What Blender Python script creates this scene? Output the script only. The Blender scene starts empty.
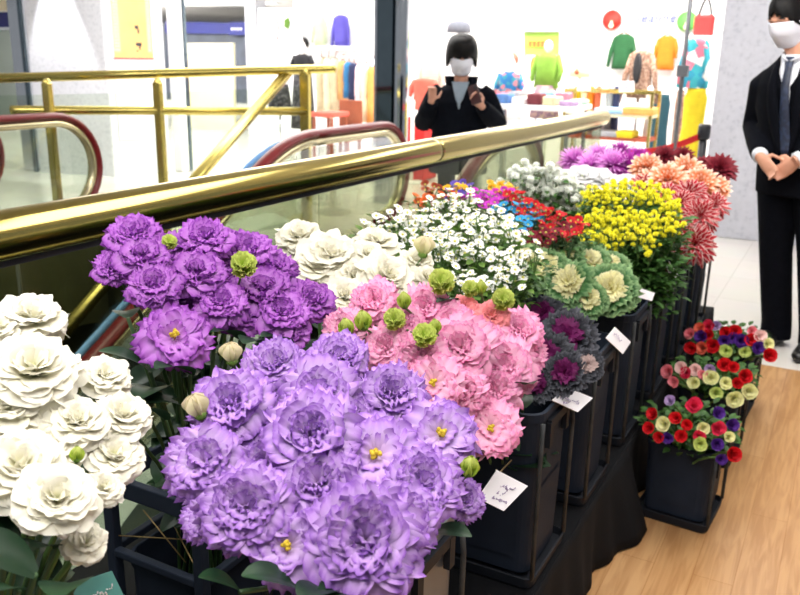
import bpy, math, random
import numpy as np
from mathutils import Vector, Matrix, Euler
random.seed(7)
C = bpy.context.scene
COL = C.collection
PI = math.pi
R_ = math.radians

# ---------------------------------------------------------------- camera, world, exposure
EYE = Vector((0, 0, 1.43))
CAMR = Matrix(((0.8789686583621995, -0.14915543138048978, 0.452953369461642),
               (0.4765151940388849, 0.23758639025939685, -0.8464549468303634),
               (0.018637796732409954, 0.9598465317191126, 0.2799058200176477)))
FPX = 826.0
cd = bpy.data.cameras.new('camera')
cam = bpy.data.objects.new('camera', cd)
COL.objects.link(cam)
cam.matrix_world = Matrix.Translation(EYE) @ CAMR.to_4x4()
cd.sensor_width = 36.0
cd.lens = FPX / 800.0 * 36.0
cd.clip_start = 0.05
cd.clip_end = 200
cd.dof.use_dof = True
cd.dof.focus_distance = 1.25
cd.dof.aperture_fstop = 9.0
C.camera = cam

w = bpy.data.worlds.new('mall_air')
C.world = w
w.use_nodes = True
w.node_tree.nodes['Background'].inputs[0].default_value = (0.93, 0.96, 1.0, 1)
w.node_tree.nodes['Background'].inputs[1].default_value = 0.25
C.view_settings.view_transform = 'Standard'
C.view_settings.look = 'None'
C.view_settings.gamma = 1.0
C.view_settings.exposure = 0.40
C.view_settings.use_curve_mapping = False

def area(name, loc, size, size_y, power, col=(1, 1, 1), rot=(0, 0, 0)):
    l = bpy.data.lights.new(name, 'AREA')
    l.shape = 'RECTANGLE'
    l.size, l.size_y, l.energy, l.color = size, size_y, power, col
    o = bpy.data.objects.new(name, l)
    COL.objects.link(o)
    o.location, o.rotation_euler = loc, rot
    return o
# the ceiling's lamps over the flower display, the hall and the boutique, plus added fill lamps
area('ceiling_lamp_display', (-0.3, 0.2, 2.68), 2.0, 1.6, 33, (1, 0.98, 0.95))
area('ceiling_lamp_display', (-0.3, 3.2, 2.68), 2.2, 1.8, 31, (1, 0.98, 0.95))
area('ceiling_lamp_hall_and_fill', (-5.0, 6.5, 2.68), 4.0, 2.0, 50)
area('ceiling_lamp_hall_and_fill', (-9.0, 9.5, 2.68), 4.0, 2.0, 52)
area('ceiling_lamp_boutique', (-4.2, 9.2, 2.68), 5.0, 2.0, 62)
area('ceiling_lamp_boutique', (-1.2, 9.6, 2.68), 3.0, 1.6, 34)
area('fill_lamp_pillar', (-0.6, 6.0, 2.68), 1.4, 0.8, 13)  # added fill lamp, brightens the front of the granite pillar
area('ceiling_lamp_hall_and_fill', (-11.0, 11.0, 2.68), 2.4, 1.2, 60)  # added fill lamp, brightens the cream partition board
area('fill_lamp_well', (-3.2, 1.2, 2.68), 1.6, 1.6, 30)  # added fill lamp, brightens the escalator decks down in the well
area('ceiling_lamp_far', (-18.0, 17.0, 2.68), 8.0, 4.0, 420)

def ray(px, py):
    return (CAMR @ Vector((px - 400.0, 297.5 - py, -FPX))).normalized()

def at(px, py, X=None, Y=None, Z=None, D=None):
    """A point in the hall on the line of sight of a pixel, at a known distance, X, depth Y or height Z."""
    v = ray(px, py)
    if D is not None:
        t = D
    elif X is not None:
        t = X / v.x
    elif Y is not None:
        t = Y / v.y
    else:
        t = (Z - EYE.z) / v.z
    return EYE + v * t

# ---------------------------------------------------------------- materials
def lin(c):
    return tuple(((x / 255.0) / 12.92 if x / 255.0 <= 0.04045 else ((x / 255.0 + 0.055) / 1.055) ** 2.4) for x in c[:3])

def nodes(m):
    m.use_nodes = True
    nt = m.node_tree
    return nt, nt.nodes, nt.links, nt.nodes['Principled BSDF']

def mat(name, rgb, rough=0.5, metal=0.0, var=0.06, scale=12.0, bump=0.0, bscale=60.0, spec=0.5, emit=0.0, sheen=0.0):
    m = bpy.data.materials.new(name)
    nt, N, L, p = nodes(m)
    c = lin(rgb)
    tc = N.new('ShaderNodeTexCoord')
    nz = N.new('ShaderNodeTexNoise'); nz.inputs['Scale'].default_value = scale; nz.inputs['Detail'].default_value = 3
    L.new(tc.outputs['Object'], nz.inputs['Vector'])
    rp = N.new('ShaderNodeValToRGB')
    lo = tuple(max(0, x * (1 - var)) for x in c); hi = tuple(min(1, x * (1 + var)) for x in c)
    rp.color_ramp.elements[0].position = 0.3; rp.color_ramp.elements[0].color = (*lo, 1)
    rp.color_ramp.elements[1].position = 0.7; rp.color_ramp.elements[1].color = (*hi, 1)
    L.new(nz.outputs['Fac'], rp.inputs['Fac'])
    L.new(rp.outputs['Color'], p.inputs['Base Color'])
    p.inputs['Roughness'].default_value = rough
    p.inputs['Metallic'].default_value = metal
    p.inputs['Specular IOR Level'].default_value = spec
    if sheen:
        p.inputs['Sheen Weight'].default_value = sheen
    if emit:
        L.new(rp.outputs['Color'], p.inputs['Emission Color'])
        p.inputs['Emission Strength'].default_value = emit
    if bump:
        n2 = N.new('ShaderNodeTexNoise'); n2.inputs['Scale'].default_value = bscale; n2.inputs['Detail'].default_value = 4
        L.new(tc.outputs['Object'], n2.inputs['Vector'])
        b = N.new('ShaderNodeBump'); b.inputs['Strength'].default_value = bump; b.inputs['Distance'].default_value = 0.01
        L.new(n2.outputs['Fac'], b.inputs['Height'])
        L.new(b.outputs['Normal'], p.inputs['Normal'])
    return m

def petal_mat(name, stops, axis='v', transl=0.3, rough=0.55, vein=0.0, jitter=0.06):
    """Petal colour runs along (v) or across (u) the petal; some light passes through it."""
    m = bpy.data.materials.new(name)
    nt, N, L, p = nodes(m)
    uv = N.new('ShaderNodeUVMap'); uv.uv_map = 'UVMap'
    sx = N.new('ShaderNodeSeparateXYZ'); L.new(uv.outputs['UV'], sx.inputs[0])
    rp = N.new('ShaderNodeValToRGB')
    el = rp.color_ramp.elements
    while len(el) < len(stops):
        el.new(0.5)
    for e, (pos, c) in zip(el, stops):
        e.position = pos; e.color = (*lin(c), 1)
    src = sx.outputs['Y' if axis == 'v' else 'X']
    if vein:
        nz = N.new('ShaderNodeTexNoise'); nz.inputs['Scale'].default_value = 5.0
        mp = N.new('ShaderNodeMapping'); mp.inputs['Scale'].default_value = (3.0, 1.2, 1)
        L.new(uv.outputs['UV'], mp.inputs['Vector']); L.new(mp.outputs['Vector'], nz.inputs['Vector'])
        ma = N.new('ShaderNodeMath'); ma.operation = 'MULTIPLY_ADD'
        L.new(nz.outputs['Fac'], ma.inputs[0]); ma.inputs[1].default_value = vein
        sb = N.new('ShaderNodeMath'); sb.operation = 'SUBTRACT'; L.new(src, sb.inputs[0]); sb.inputs[1].default_value = vein * 0.5
        L.new(sb.outputs[0], ma.inputs[2])
        src = ma.outputs[0]
    L.new(src, rp.inputs['Fac'])
    oi = N.new('ShaderNodeObjectInfo')
    hs = N.new('ShaderNodeHueSaturation')
    mr = N.new('ShaderNodeMapRange'); mr.inputs['To Min'].default_value = 1 - jitter; mr.inputs['To Max'].default_value = 1 + jitter
    L.new(oi.outputs['Random'], mr.inputs['Value']); L.new(mr.outputs[0], hs.inputs['Value'])
    L.new(rp.outputs['Color'], hs.inputs['Color'])
    L.new(hs.outputs['Color'], p.inputs['Base Color'])
    p.inputs['Roughness'].default_value = rough
    p.inputs['Specular IOR Level'].default_value = 0.25
    tr = N.new('ShaderNodeBsdfTranslucent'); L.new(hs.outputs['Color'], tr.inputs['Color'])
    mx = N.new('ShaderNodeMixShader'); mx.inputs[0].default_value = transl
    L.new(p.outputs[0], mx.inputs[1]); L.new(tr.outputs[0], mx.inputs[2])
    L.new(mx.outputs[0], N['Material Output'].inputs['Surface'])
    return m

def glass_mat(name, tint, refl=1.0, rough=0.02):
    """Clear sheet glass: tinted see-through with a mirror coat that grows at grazing angles."""
    m = bpy.data.materials.new(name)
    nt, N, L, p = nodes(m)
    N.remove(p)
    tr = N.new('ShaderNodeBsdfTransparent'); tr.inputs[0].default_value = (*tint, 1)
    gl = N.new('ShaderNodeBsdfGlossy'); gl.inputs['Roughness'].default_value = rough
    fr = N.new('ShaderNodeFresnel'); fr.inputs['IOR'].default_value = 1.45
    ml = N.new('ShaderNodeMath'); ml.operation = 'MULTIPLY'; ml.inputs[1].default_value = refl
    L.new(fr.outputs[0], ml.inputs[0])
    mx = N.new('ShaderNodeMixShader')
    L.new(ml.outputs[0], mx.inputs[0]); L.new(tr.outputs[0], mx.inputs[1]); L.new(gl.outputs[0], mx.inputs[2])
    L.new(mx.outputs[0], N['Material Output'].inputs['Surface'])
    return m

def wood_floor_mat():
    m = bpy.data.materials.new('oak_floor')
    nt, N, L, p = nodes(m)
    tc = N.new('ShaderNodeTexCoord')
    mp = N.new('ShaderNodeMapping'); mp.inputs['Rotation'].default_value = (0, 0, PI / 2)
    L.new(tc.outputs['Object'], mp.inputs['Vector'])
    br = N.new('ShaderNodeTexBrick')
    br.inputs['Scale'].default_value = 1.0; br.inputs['Brick Width'].default_value = 0.9; br.inputs['Row Height'].default_value = 0.11
    br.inputs['Mortar Size'].default_value = 0.0012; br.inputs['Bias'].default_value = 0.0
    br.inputs['Color1'].default_value = (*lin((198, 156, 110)), 1); br.inputs['Color2'].default_value = (*lin((188, 144, 97)), 1)
    br.inputs['Mortar'].default_value = (*lin((168, 120, 72)), 1)
    L.new(mp.outputs['Vector'], br.inputs['Vector'])
    m2 = N.new('ShaderNodeMapping'); m2.inputs['Scale'].default_value = (22, 1.6, 1)
    L.new(tc.outputs['Object'], m2.inputs['Vector'])
    nz = N.new('ShaderNodeTexNoise'); nz.inputs['Scale'].default_value = 2.2; nz.inputs['Detail'].default_value = 6; nz.inputs['Distortion'].default_value = 1.2
    L.new(m2.outputs['Vector'], nz.inputs['Vector'])
    rp = N.new('ShaderNodeValToRGB')
    rp.color_ramp.elements[0].position = 0.38; rp.color_ramp.elements[0].color = (0.62, 0.5, 0.38, 1)
    rp.color_ramp.elements[1].position = 0.6; rp.color_ramp.elements[1].color = (1, 1, 1, 1)
    L.new(nz.outputs['Fac'], rp.inputs['Fac'])
    mx = N.new('ShaderNodeMix'); mx.data_type = 'RGBA'; mx.blend_type = 'MULTIPLY'; mx.inputs['Factor'].default_value = 0.55
    L.new(br.outputs['Color'], mx.inputs['A']); L.new(rp.outputs['Color'], mx.inputs['B'])
    L.new(mx.outputs['Result'], p.inputs['Base Color'])
    p.inputs['Roughness'].default_value = 0.32
    p.inputs['Specular IOR Level'].default_value = 0.4
    return m

def tile_mat():
    m = bpy.data.materials.new('pale_tile')
    nt, N, L, p = nodes(m)
    tc = N.new('ShaderNodeTexCoord')
    br = N.new('ShaderNodeTexBrick'); br.offset = 0.0
    br.inputs['Scale'].default_value = 1.0; br.inputs['Brick Width'].default_value = 0.6; br.inputs['Row Height'].default_value = 0.6
    br.inputs['Mortar Size'].default_value = 0.003
    br.inputs['Color1'].default_value = (*lin((226, 222, 216)), 1); br.inputs['Color2'].default_value = (*lin((222, 217, 210)), 1)
    br.inputs['Mortar'].default_value = (*lin((205, 200, 192)), 1)
    L.new(tc.outputs['Object'], br.inputs['Vector'])
    nz = N.new('ShaderNodeTexNoise'); nz.inputs['Scale'].default_value = 3; nz.inputs['Detail'].default_value = 5
    L.new(tc.outputs['Object'], nz.inputs['Vector'])
    mx = N.new('ShaderNodeMix'); mx.data_type = 'RGBA'; mx.blend_type = 'MULTIPLY'; mx.inputs['Factor'].default_value = 0.12
    L.new(br.outputs['Color'], mx.inputs['A']); L.new(nz.outputs['Color'], mx.inputs['B'])
    L.new(mx.outputs['Result'], p.inputs['Base Color'])
    p.inputs['Roughness'].default_value = 0.16
    return m

def granite_mat(name, base, speck, scale=55, thr=0.34, rough=0.35):
    m = bpy.data.materials.new(name)
    nt, N, L, p = nodes(m)
    tc = N.new('ShaderNodeTexCoord')
    vo = N.new('ShaderNodeTexNoise'); vo.inputs['Scale'].default_value = scale; vo.inputs['Detail'].default_value = 2
    L.new(tc.outputs['Object'], vo.inputs['Vector'])
    rp = N.new('ShaderNodeValToRGB')
    e = rp.color_ramp.elements
    e[0].position = thr; e[0].color = (*lin(speck), 1)
    e[1].position = thr + 0.09; e[1].color = (*lin(base), 1)
    e.new(0.75).color = (*[min(1, x * 1.08) for x in lin(base)], 1)
    L.new(vo.outputs['Fac'], rp.inputs['Fac'])
    L.new(rp.outputs['Color'], p.inputs['Base Color'])
    p.inputs['Roughness'].default_value = rough
    return m

def pattern_mat(name, cols, scale=14, rough=0.8, kind='voronoi'):
    """A printed or knitted cloth: patches of several colours."""
    m = bpy.data.materials.new(name)
    nt, N, L, p = nodes(m)
    tc = N.new('ShaderNodeTexCoord')
    if kind == 'stripe':
        wv = N.new('ShaderNodeTexWave'); wv.bands_direction = 'Z'; wv.inputs['Scale'].default_value = scale; wv.inputs['Distortion'].default_value = 0.6
        L.new(tc.outputs['Object'], wv.inputs['Vector']); src = wv.outputs['Fac']
    else:
        vo = N.new('ShaderNodeTexVoronoi'); vo.inputs['Scale'].default_value = scale
        L.new(tc.outputs['Object'], vo.inputs['Vector'])
        sp = N.new('ShaderNodeSeparateXYZ'); L.new(vo.outputs['Color'], sp.inputs[0]); src = sp.outputs['X']
    rp = N.new('ShaderNodeValToRGB'); rp.color_ramp.interpolation = 'CONSTANT' if kind != 'stripe' else 'LINEAR'
    e = rp.color_ramp.elements
    while len(e) < len(cols):
        e.new(0.5)
    for i, c in enumerate(cols):
        e[i].position = i / len(cols); e[i].color = (*lin(c), 1)
    L.new(src, rp.inputs['Fac'])
    L.new(rp.outputs['Color'], p.inputs['Base Color'])
    p.inputs['Roughness'].default_value = rough
    return m

M = {}
M['tile'] = tile_mat()
M['oak'] = wood_floor_mat()
M['plaster'] = mat('white_wall_paint', (244, 244, 246), 0.7, var=0.01)
M['ceiling'] = mat('ceiling_paint', (238, 238, 238), 0.8, var=0.01)
M['marble'] = granite_mat('white_marble', (224, 225, 233), (212, 214, 223), 30, 0.34, 0.25)
M['granite'] = granite_mat('grey_granite', (205, 206, 217), (193, 195, 207), 26, 0.33, 0.4)
M['brass'] = mat('polished_brass', (186, 168, 98), 0.16, 1.0, 0.03, 5)
M['brass2'] = mat('brushed_brass', (212, 194, 112), 0.26, 1.0, 0.05, 8)
M['chrome'] = mat('chrome', (210, 214, 220), 0.08, 1.0, 0.02)
M['steel'] = mat('brushed_steel', (170, 172, 176), 0.3, 1.0, 0.05)
M['mirror'] = mat('dark_mirror', (112, 126, 134), 0.05, 1.0, 0.05)
M['glass'] = glass_mat('balustrade_glass', (0.72, 0.75, 0.63), 0.28)
M['clear'] = glass_mat('escalator_glass', (0.90, 0.93, 0.88), 0.4)
M['red_rubber'] = mat('red_rubber', (120, 22, 30), 0.35, 0, 0.05)
M['cream_metal'] = mat('champagne_metal', (206, 196, 160), 0.25, 0.8, 0.05)
M['pale_deck'] = mat('pale_blue_enamel', (222, 236, 240), 0.3, 0.0, 0.03)
M['blue_reflection'] = mat('painted_blue_reflection', (126, 176, 236), 0.3, 0.0, 0.03)  # pale blue colour stands in for light reflected on steel
M['skirt'] = mat('grey_skirting', (128, 146, 158), 0.3, 0.5, 0.05)
M['step'] = mat('escalator_step_metal', (70, 74, 78), 0.45, 0.8, 0.1)
M['well'] = mat('olive_well_lining', (70, 70, 44), 0.5, 0, 0.15, 3)
M['well_floor'] = mat('tan_lower_floor', (120, 112, 86), 0.4, 0, 0.15, 2)
M['black_cloth'] = mat('black_cloth', (14, 15, 19), 0.9, 0, 0.2, 6, bump=0.15, bscale=300, spec=.2)
M['bucket'] = mat('black_bucket_plastic', (36, 43, 56), 0.6, 0, 0.15, 8, bump=0.05, bscale=80, spec=.1)
M['bucket_grey'] = mat('smoky_bucket_plastic', (88, 92, 98), 0.35, 0, 0.1, 8)
M['tray'] = mat('black_tray_plastic', (30, 33, 40), 0.55, 0, 0.15, 10, spec=.15)
M['worn'] = mat('worn_plastic_edge', (66, 68, 70), 0.6, 0, 0.3, 30, spec=.15)
M['card'] = mat('white_card', (246, 244, 250), 0.6, 0, 0.01)
M['ink'] = mat('violet_ink', (156, 140, 178), 0.7, 0, 0.1)
M['ink_dark'] = mat('dark_ink', (50, 50, 60), 0.7, 0, 0.1)
M['teal_card'] = mat('teal_card', (96, 170, 166), 0.5, 0, 0.2, 14)
M['wire'] = mat('brassy_wire', (150, 128, 84), 0.4, 0.6, 0.1)
M['stem'] = mat('stem_green', (86, 118, 62), 0.5, 0, 0.15, 20)
M['stem_dark'] = mat('dark_stem_green', (50, 78, 42), 0.5, 0, 0.15, 20)
M['leaf'] = petal_mat('lisianthus_leaf', [(0, (28, 54, 33)), (0.6, (23, 46, 31)), (1, (38, 66, 40))], 'v', 0.15, 0.4, 0.2, 0.15)
M['leaf_mid'] = petal_mat('mid_green_leaf', [(0, (44, 80, 36)), (1, (72, 112, 50))], 'v', 0.2, 0.5, 0.3, 0.2)
M['leaf_bright'] = petal_mat('bright_leaf', [(0, (70, 108, 44)), (1, (116, 150, 66))], 'v', 0.2, 0.5, 0.3, 0.2)
M['bud'] = petal_mat('lime_bud', [(0, (130, 164, 50)), (0.5, (178, 204, 80)), (1, (216, 226, 130))], 'v', 0.25, 0.5, 0.2)
M['bud_cream'] = petal_mat('cream_bud', [(0, (170, 190, 100)), (0.45, (226, 226, 170)), (1, (238, 226, 196))], 'v', 0.25, 0.5, 0.2)
M['heart'] = mat('yellow_stamens', (196, 168, 40), 0.7, 0, 0.3, 60)
M['lav'] = petal_mat('lavender_petal', [(0, (232, 218, 228)), (0.3, (204, 172, 220)), (0.65, (204, 174, 224)), (0.9, (182, 140, 212)), (1, (146, 96, 190))], 'v', 0.2, 0.6, 0.15, 0.07)
M['purp'] = petal_mat('purple_petal', [(0, (226, 200, 228)), (0.25, (186, 128, 204)), (0.65, (190, 130, 208)), (0.92, (170, 98, 192)), (1, (130, 52, 160))], 'v', 0.2, 0.6, 0.15, 0.1)
M['pink'] = petal_mat('pink_petal', [(0, (250, 226, 210)), (0.2, (247, 186, 212)), (0.65, (249, 196, 222)), (0.92, (244, 172, 208)), (1, (232, 134, 188))], 'v', 0.26, 0.6, 0.15, 0.07)
M['peach'] = petal_mat('peach_petal', [(0, (250, 230, 180)), (0.4, (248, 176, 160)), (1, (240, 150, 160))], 'v', 0.32, 0.6, 0.15, 0.07)
M['white'] = petal_mat('white_petal', [(0, (186, 202, 104)), (0.32, (224, 227, 180)), (0.62, (236, 233, 212)), (1, (238, 235, 223))], 'v', 0.22, 0.6, 0.1, 0.02)
M['whitepure'] = petal_mat('pure_white_petal', [(0, (222, 228, 190)), (0.4, (236, 237, 236)), (1, (240, 240, 242))], 'v', 0.28, 0.6, 0.1, 0.02)
# ---------------------------------------------------------------- mesh helpers
class MB:
    """Collects grids, tubes, boxes and lathes and links them as ONE mesh object."""
    def __init__(s):
        s.v, s.f, s.uv, s.mi = [], [], [], []
    def add(s, verts, faces, uv=None, mi=0):
        o = len(s.v)
        s.v += [tuple(p) for p in verts]
        s.f += [tuple(i + o for i in f) for f in faces]
        s.uv += list(uv) if uv is not None else [(0.5, 0.5)] * len(verts)
        s.mi += [mi] * len(faces)
        return s
    def merge(s, other, mtx=None, mi=None):
        vs = [tuple(mtx @ Vector(p)) for p in other.v] if mtx is not None else other.v
        o = len(s.v)
        s.v += vs; s.uv += other.uv
        s.f += [tuple(i + o for i in f) for f in other.f]
        s.mi += other.mi if mi is None else [mi] * len(other.f)
        return s
    def box(s, c, d, rot=None, mi=0):
        hx, hy, hz = d[0] / 2, d[1] / 2, d[2] / 2
        P = [Vector((x, y, z)) for z in (-hz, hz) for y in (-hy, hy) for x in (-hx, hx)]
        if rot is not None:
            P = [rot @ p for p in P]
        P = [p + Vector(c) for p in P]
        return s.add(P, [(0, 2, 3, 1), (4, 5, 7, 6), (0, 1, 5, 4), (2, 6, 7, 3), (0, 4, 6, 2), (1, 3, 7, 5)], mi=mi)
    def grid(s, fn, nu, nv, mi=0, closed_u=False):
        vs, uv = [], []
        for j in range(nv + 1):
            for i in range(nu + (0 if closed_u else 1)):
                a, b = i / nu, j / nv
                vs.append(fn(a, b)); uv.append((a, b))
        n = nu if closed_u else nu + 1
        fs = []
        for j in range(nv):
            for i in range(nu):
                i2 = (i + 1) % n
                fs.append((j * n + i, j * n + i2, (j + 1) * n + i2, (j + 1) * n + i))
        return s.add(vs, fs, uv, mi)
    def tube(s, path, rad, n=8, cap=True, mi=0, flat=1.0, ref=None):
        P = [Vector(p) for p in path]
        if not isinstance(rad, (list, tuple)):
            rad = [rad] * len(P)
        vs, uv, fs = [], [], []
        pu = None
        for k, p in enumerate(P):
            t = (P[min(k + 1, len(P) - 1)] - P[max(k - 1, 0)])
            t = t.normalized() if t.length > 1e-9 else Vector((0, 0, 1))
            if pu is None:
                r = Vector(ref) if ref is not None else (Vector((1, 0, 0)) if abs(t.x) < 0.9 else Vector((0, 1, 0)))
            else:
                r = pu
            u = (r - t * r.dot(t)).normalized(); pu = u
            v = t.cross(u)
            rr = rad[k]
            ra, rb = (rr if isinstance(rr, (list, tuple)) else (rr, rr * flat))
            for i in range(n):
                a = 2 * PI * i / n
                vs.append(p + u * (ra * math.cos(a)) + v * (rb * math.sin(a)))
                uv.append((i / n, k / max(1, len(P) - 1)))
        for k in range(len(P) - 1):
            for i in range(n):
                j = (i + 1) % n
                fs.append((k * n + i, k * n + j, (k + 1) * n + j, (k + 1) * n + i))
        if cap:
            fs.append(tuple(range(n))[::-1]); fs.append(tuple((len(P) - 1) * n + i for i in range(n)))
        return s.add(vs, fs, uv, mi)
    def lathe(s, prof, n=20, c=(0, 0, 0), mi=0, ax=None):
        vs, fs, uv = [], [], []
        for k, (r, z) in enumerate(prof):
            for i in range(n):
                a = 2 * PI * i / n
                p = Vector((r * math.cos(a), r * math.sin(a), z))
                if ax is not None:
                    p = ax @ p
                vs.append(p + Vector(c)); uv.append((i / n, k / (len(prof) - 1)))
        for k in range(len(prof) - 1):
            for i in range(n):
                j = (i + 1) % n
                fs.append((k * n + i, k * n + j, (k + 1) * n + j, (k + 1) * n + i))
        if prof[0][0] > 1e-6:
            fs.append(tuple(range(n))[::-1])
        if prof[-1][0] > 1e-6:
            fs.append(tuple((len(prof) - 1) * n + i for i in range(n)))
        return s.add(vs, fs, uv, mi)
    def ball(s, c, r, nu=12, nv=8, rot=None, mi=0):
        if not isinstance(r, (tuple, list)):
            r = (r, r, r)
        def fn(a, b):
            th = PI * b
            p = Vector((r[0] * math.sin(th) * math.cos(2 * PI * a), r[1] * math.sin(th) * math.sin(2 * PI * a), -r[2] * math.cos(th)))
            if rot is not None:
                p = rot @ p
            return p + Vector(c)
        return s.grid(fn, nu, nv, mi, True)
    def mesh(s, name, mats, smooth=True):
        me = bpy.data.meshes.new(name)
        me.from_pydata(s.v, [], s.f)
        me.validate(clean_customdata=False)
        uvl = me.uv_layers.new(name='UVMap')
        li = np.empty(len(me.loops), dtype=np.int32); me.loops.foreach_get('vertex_index', li)
        uva = np.array(s.uv, dtype=np.float32)
        uvl.data.foreach_set('uv', uva[li].ravel())
        for m in (mats if isinstance(mats, (list, tuple)) else [mats]):
            me.materials.append(M[m] if isinstance(m, str) else m)
        if len(s.mi) == len(me.polygons):
            me.polygons.foreach_set('material_index', s.mi)
        if smooth:
            me.polygons.foreach_set('use_smooth', [True] * len(me.polygons))
        me.update()
        return me
    def build(s, name, mats, parent=None, smooth=True, off=None, bevel=0.0, label=None, auto=False):
        if off is not None:
            ox, oy, oz = off
            s.v = [(p[0] - ox, p[1] - oy, p[2] - oz) for p in s.v]
        return link(s.mesh(name, mats, smooth), name, parent, bevel=bevel, label=label)

def link(me, name, parent=None, loc=(0, 0, 0), rot=None, scale=1.0, bevel=0.0, label=None):
    o = bpy.data.objects.new(name, me)
    COL.objects.link(o)
    if parent is not None:
        o.parent = parent
    if rot is not None:
        o.matrix_local = Matrix.Translation(loc) @ rot.to_4x4() @ Matrix.Scale(scale, 4)
    else:
        o.location = loc
        o.scale = (scale,) * 3
    if bevel:
        b = o.modifiers.new('bevel', 'BEVEL'); b.width = bevel; b.segments = 2; b.limit_method = 'ANGLE'; b.angle_limit = R_(40)
    if label:
        o['label'] = label
    return o

def tag(o, label, cat, group=None, kind=None):
    if label:
        o['label'] = label
    if cat:
        o['category'] = cat
    if group:
        o['group'] = group
    if kind:
        o['kind'] = kind
    return o

def thing(name, label, cat, loc=(0, 0, 0), rotz=0.0, group=None):
    o = bpy.data.objects.new(name, None)
    o.empty_display_size = 0.05
    COL.objects.link(o)
    o.location = loc
    o.rotation_euler = (0, 0, rotz)
    return tag(o, label, cat, group)

def struct(name, mb, m, bevel=0.0, smooth=False):
    o = mb.build(name, m, smooth=smooth, bevel=bevel)
    o['kind'] = 'structure'
    return o

def axis_rot(d, roll=0.0):
    """Rotation that turns +Z to direction d."""
    q = Vector((0, 0, 1)).rotation_difference(Vector(d).normalized())
    return (q.to_matrix() @ Matrix.Rotation(roll, 3, 'Z'))

def bez(p0, p1, p2, n=7):
    p0, p1, p2 = Vector(p0), Vector(p1), Vector(p2)
    return [p0 * (1 - t) ** 2 + p1 * 2 * t * (1 - t) + p2 * t * t for t in [i / n for i in range(n + 1)]]

# ---------------------------------------------------------------- flower parts
def petal(mb, L, W, th0, curl, az, nu=8, nv=6, frill=0.0, freq=3.0, jag=0.0, cup=0.0, tip='round', rng=random, base=0.0, z0=0.0, mi=0, wob=0.0):
    """One petal: grows from the centre, leaning th0 from the axis and rolling out by curl (radians) towards its tip."""
    ph = rng.random() * 6.28; ph2 = rng.random() * 6.28
    steps = nv
    rr, zz, ang = [base], [z0], [th0]
    for j in range(steps):
        t = (j + 0.5) / steps
        a = th0 + curl * t * t
        rr.append(rr[-1] + L / steps * math.sin(a)); zz.append(zz[-1] + L / steps * math.cos(a)); ang.append(th0 + curl * ((j + 1) / steps) ** 2)
    ca, sa = math.cos(az), math.sin(az)
    vs, uv = [], []
    for j in range(nv + 1):
        t = j / nv
        if tip == 'round':
            wv = W * (0.22 + 0.78 * math.sin(min(1.0, t * 1.08) * PI * 0.56) ** 1.3)
            if t > 0.9:
                wv *= 0.93
        elif tip == 'point':
            wv = W * math.sin(PI * min(0.97, 0.12 + 0.86 * t)) ** 0.8
        else:
            wv = W * (0.5 + 0.5 * t)
        for i in range(nu + 1):
            u = 2 * i / nu - 1
            wave = frill * (t ** 1.7) * L * (math.sin(freq * PI * u + ph) + 0.5 * math.sin(freq * 1.9 * PI * u + ph2))
            rnd = 0.0
            if tip == 'round':
                rnd = -0.15 * L * (abs(u) ** 3) * t          # rounded outline
            if jag and j == nv:
                rnd += jag * L * (rng.random() - 0.5) * 2
            a = ang[j]
            nr, nz = -math.cos(a), math.sin(a)                 # normal, towards the axis
            off = cup * wv * (u * u) + wave
            r = rr[j] + nr * off + math.sin(a) * rnd
            z = zz[j] + nz * off + math.cos(a) * rnd
            x = u * wv + wob * t * L * math.sin(ph)
            vs.append((r * ca - x * sa, r * sa + x * ca, z)); uv.append((i / nu, t))
    n = nu + 1
    fs = [(j * n + i, j * n + i + 1, (j + 1) * n + i + 1, (j + 1) * n + i) for j in range(nv) for i in range(nu)]
    mb.add(vs, fs, uv, mi)

def lisianthus_bloom(seed, frill=0.075, jag=0.07, freq=3.2, opened=1.0, rows=None, heart=False):
    """A double lisianthus of radius 1."""
    g = random.Random(seed)
    mb = MB()
    rows = rows or [(4, 8, 22, .64, .30), (5, 17, 36, .72, .36), (6, 26, 48, .80, .40), (7, 36, 58, .89, .44), (8, 47, 64, .97, .48), (8, 60, 70, 1.04, .52), (8, 75, 70, 1.04, .52)]
    for k, (n, th, cu, L, W) in enumerate(rows):
        a0 = g.random() * 6.28
        for i in range(n):
            petal(mb, L * g.uniform(.86, 1.1), W * g.uniform(.9, 1.15), R_(th * opened + g.uniform(-10, 10)), R_(cu * g.uniform(.65, 1.4)), a0 + i * 2 * PI / n + g.uniform(-.35, .35),
                  12, 8, frill * g.uniform(.6, 1.5), freq + g.uniform(-.6, .8), jag, 0.16, 'round', g)
    return mb

def heart_bunch(seed):
    g = random.Random(seed); mb = MB()
    mb.lathe([(.03, .05), (.05, .25), (.08, .36), (.0, .4)], 8)
    for i in range(9):
        a = g.random() * 6.28; r = 0.12 * g.random()
        mb.ball((r * math.cos(a), r * math.sin(a), 0.36 + 0.1 * g.random()), 0.06, 6, 4)
    return mb

def leaf_mesh(L, W, curl=0.9, nu=4, nv=6, fold=0.25):
    mb = MB()
    def fn(a, b):
        u = a * 2 - 1
        wv = W * (math.sin(PI * min(.985, .06 + .93 * b)) ** .75)
        ang = curl * b
        return (u * wv, L * b * math.cos(ang * .5), -L * b * math.sin(ang * .5) * .6 + fold * abs(u) * wv)
    mb.grid(fn, nu, nv)
    return mb
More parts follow.
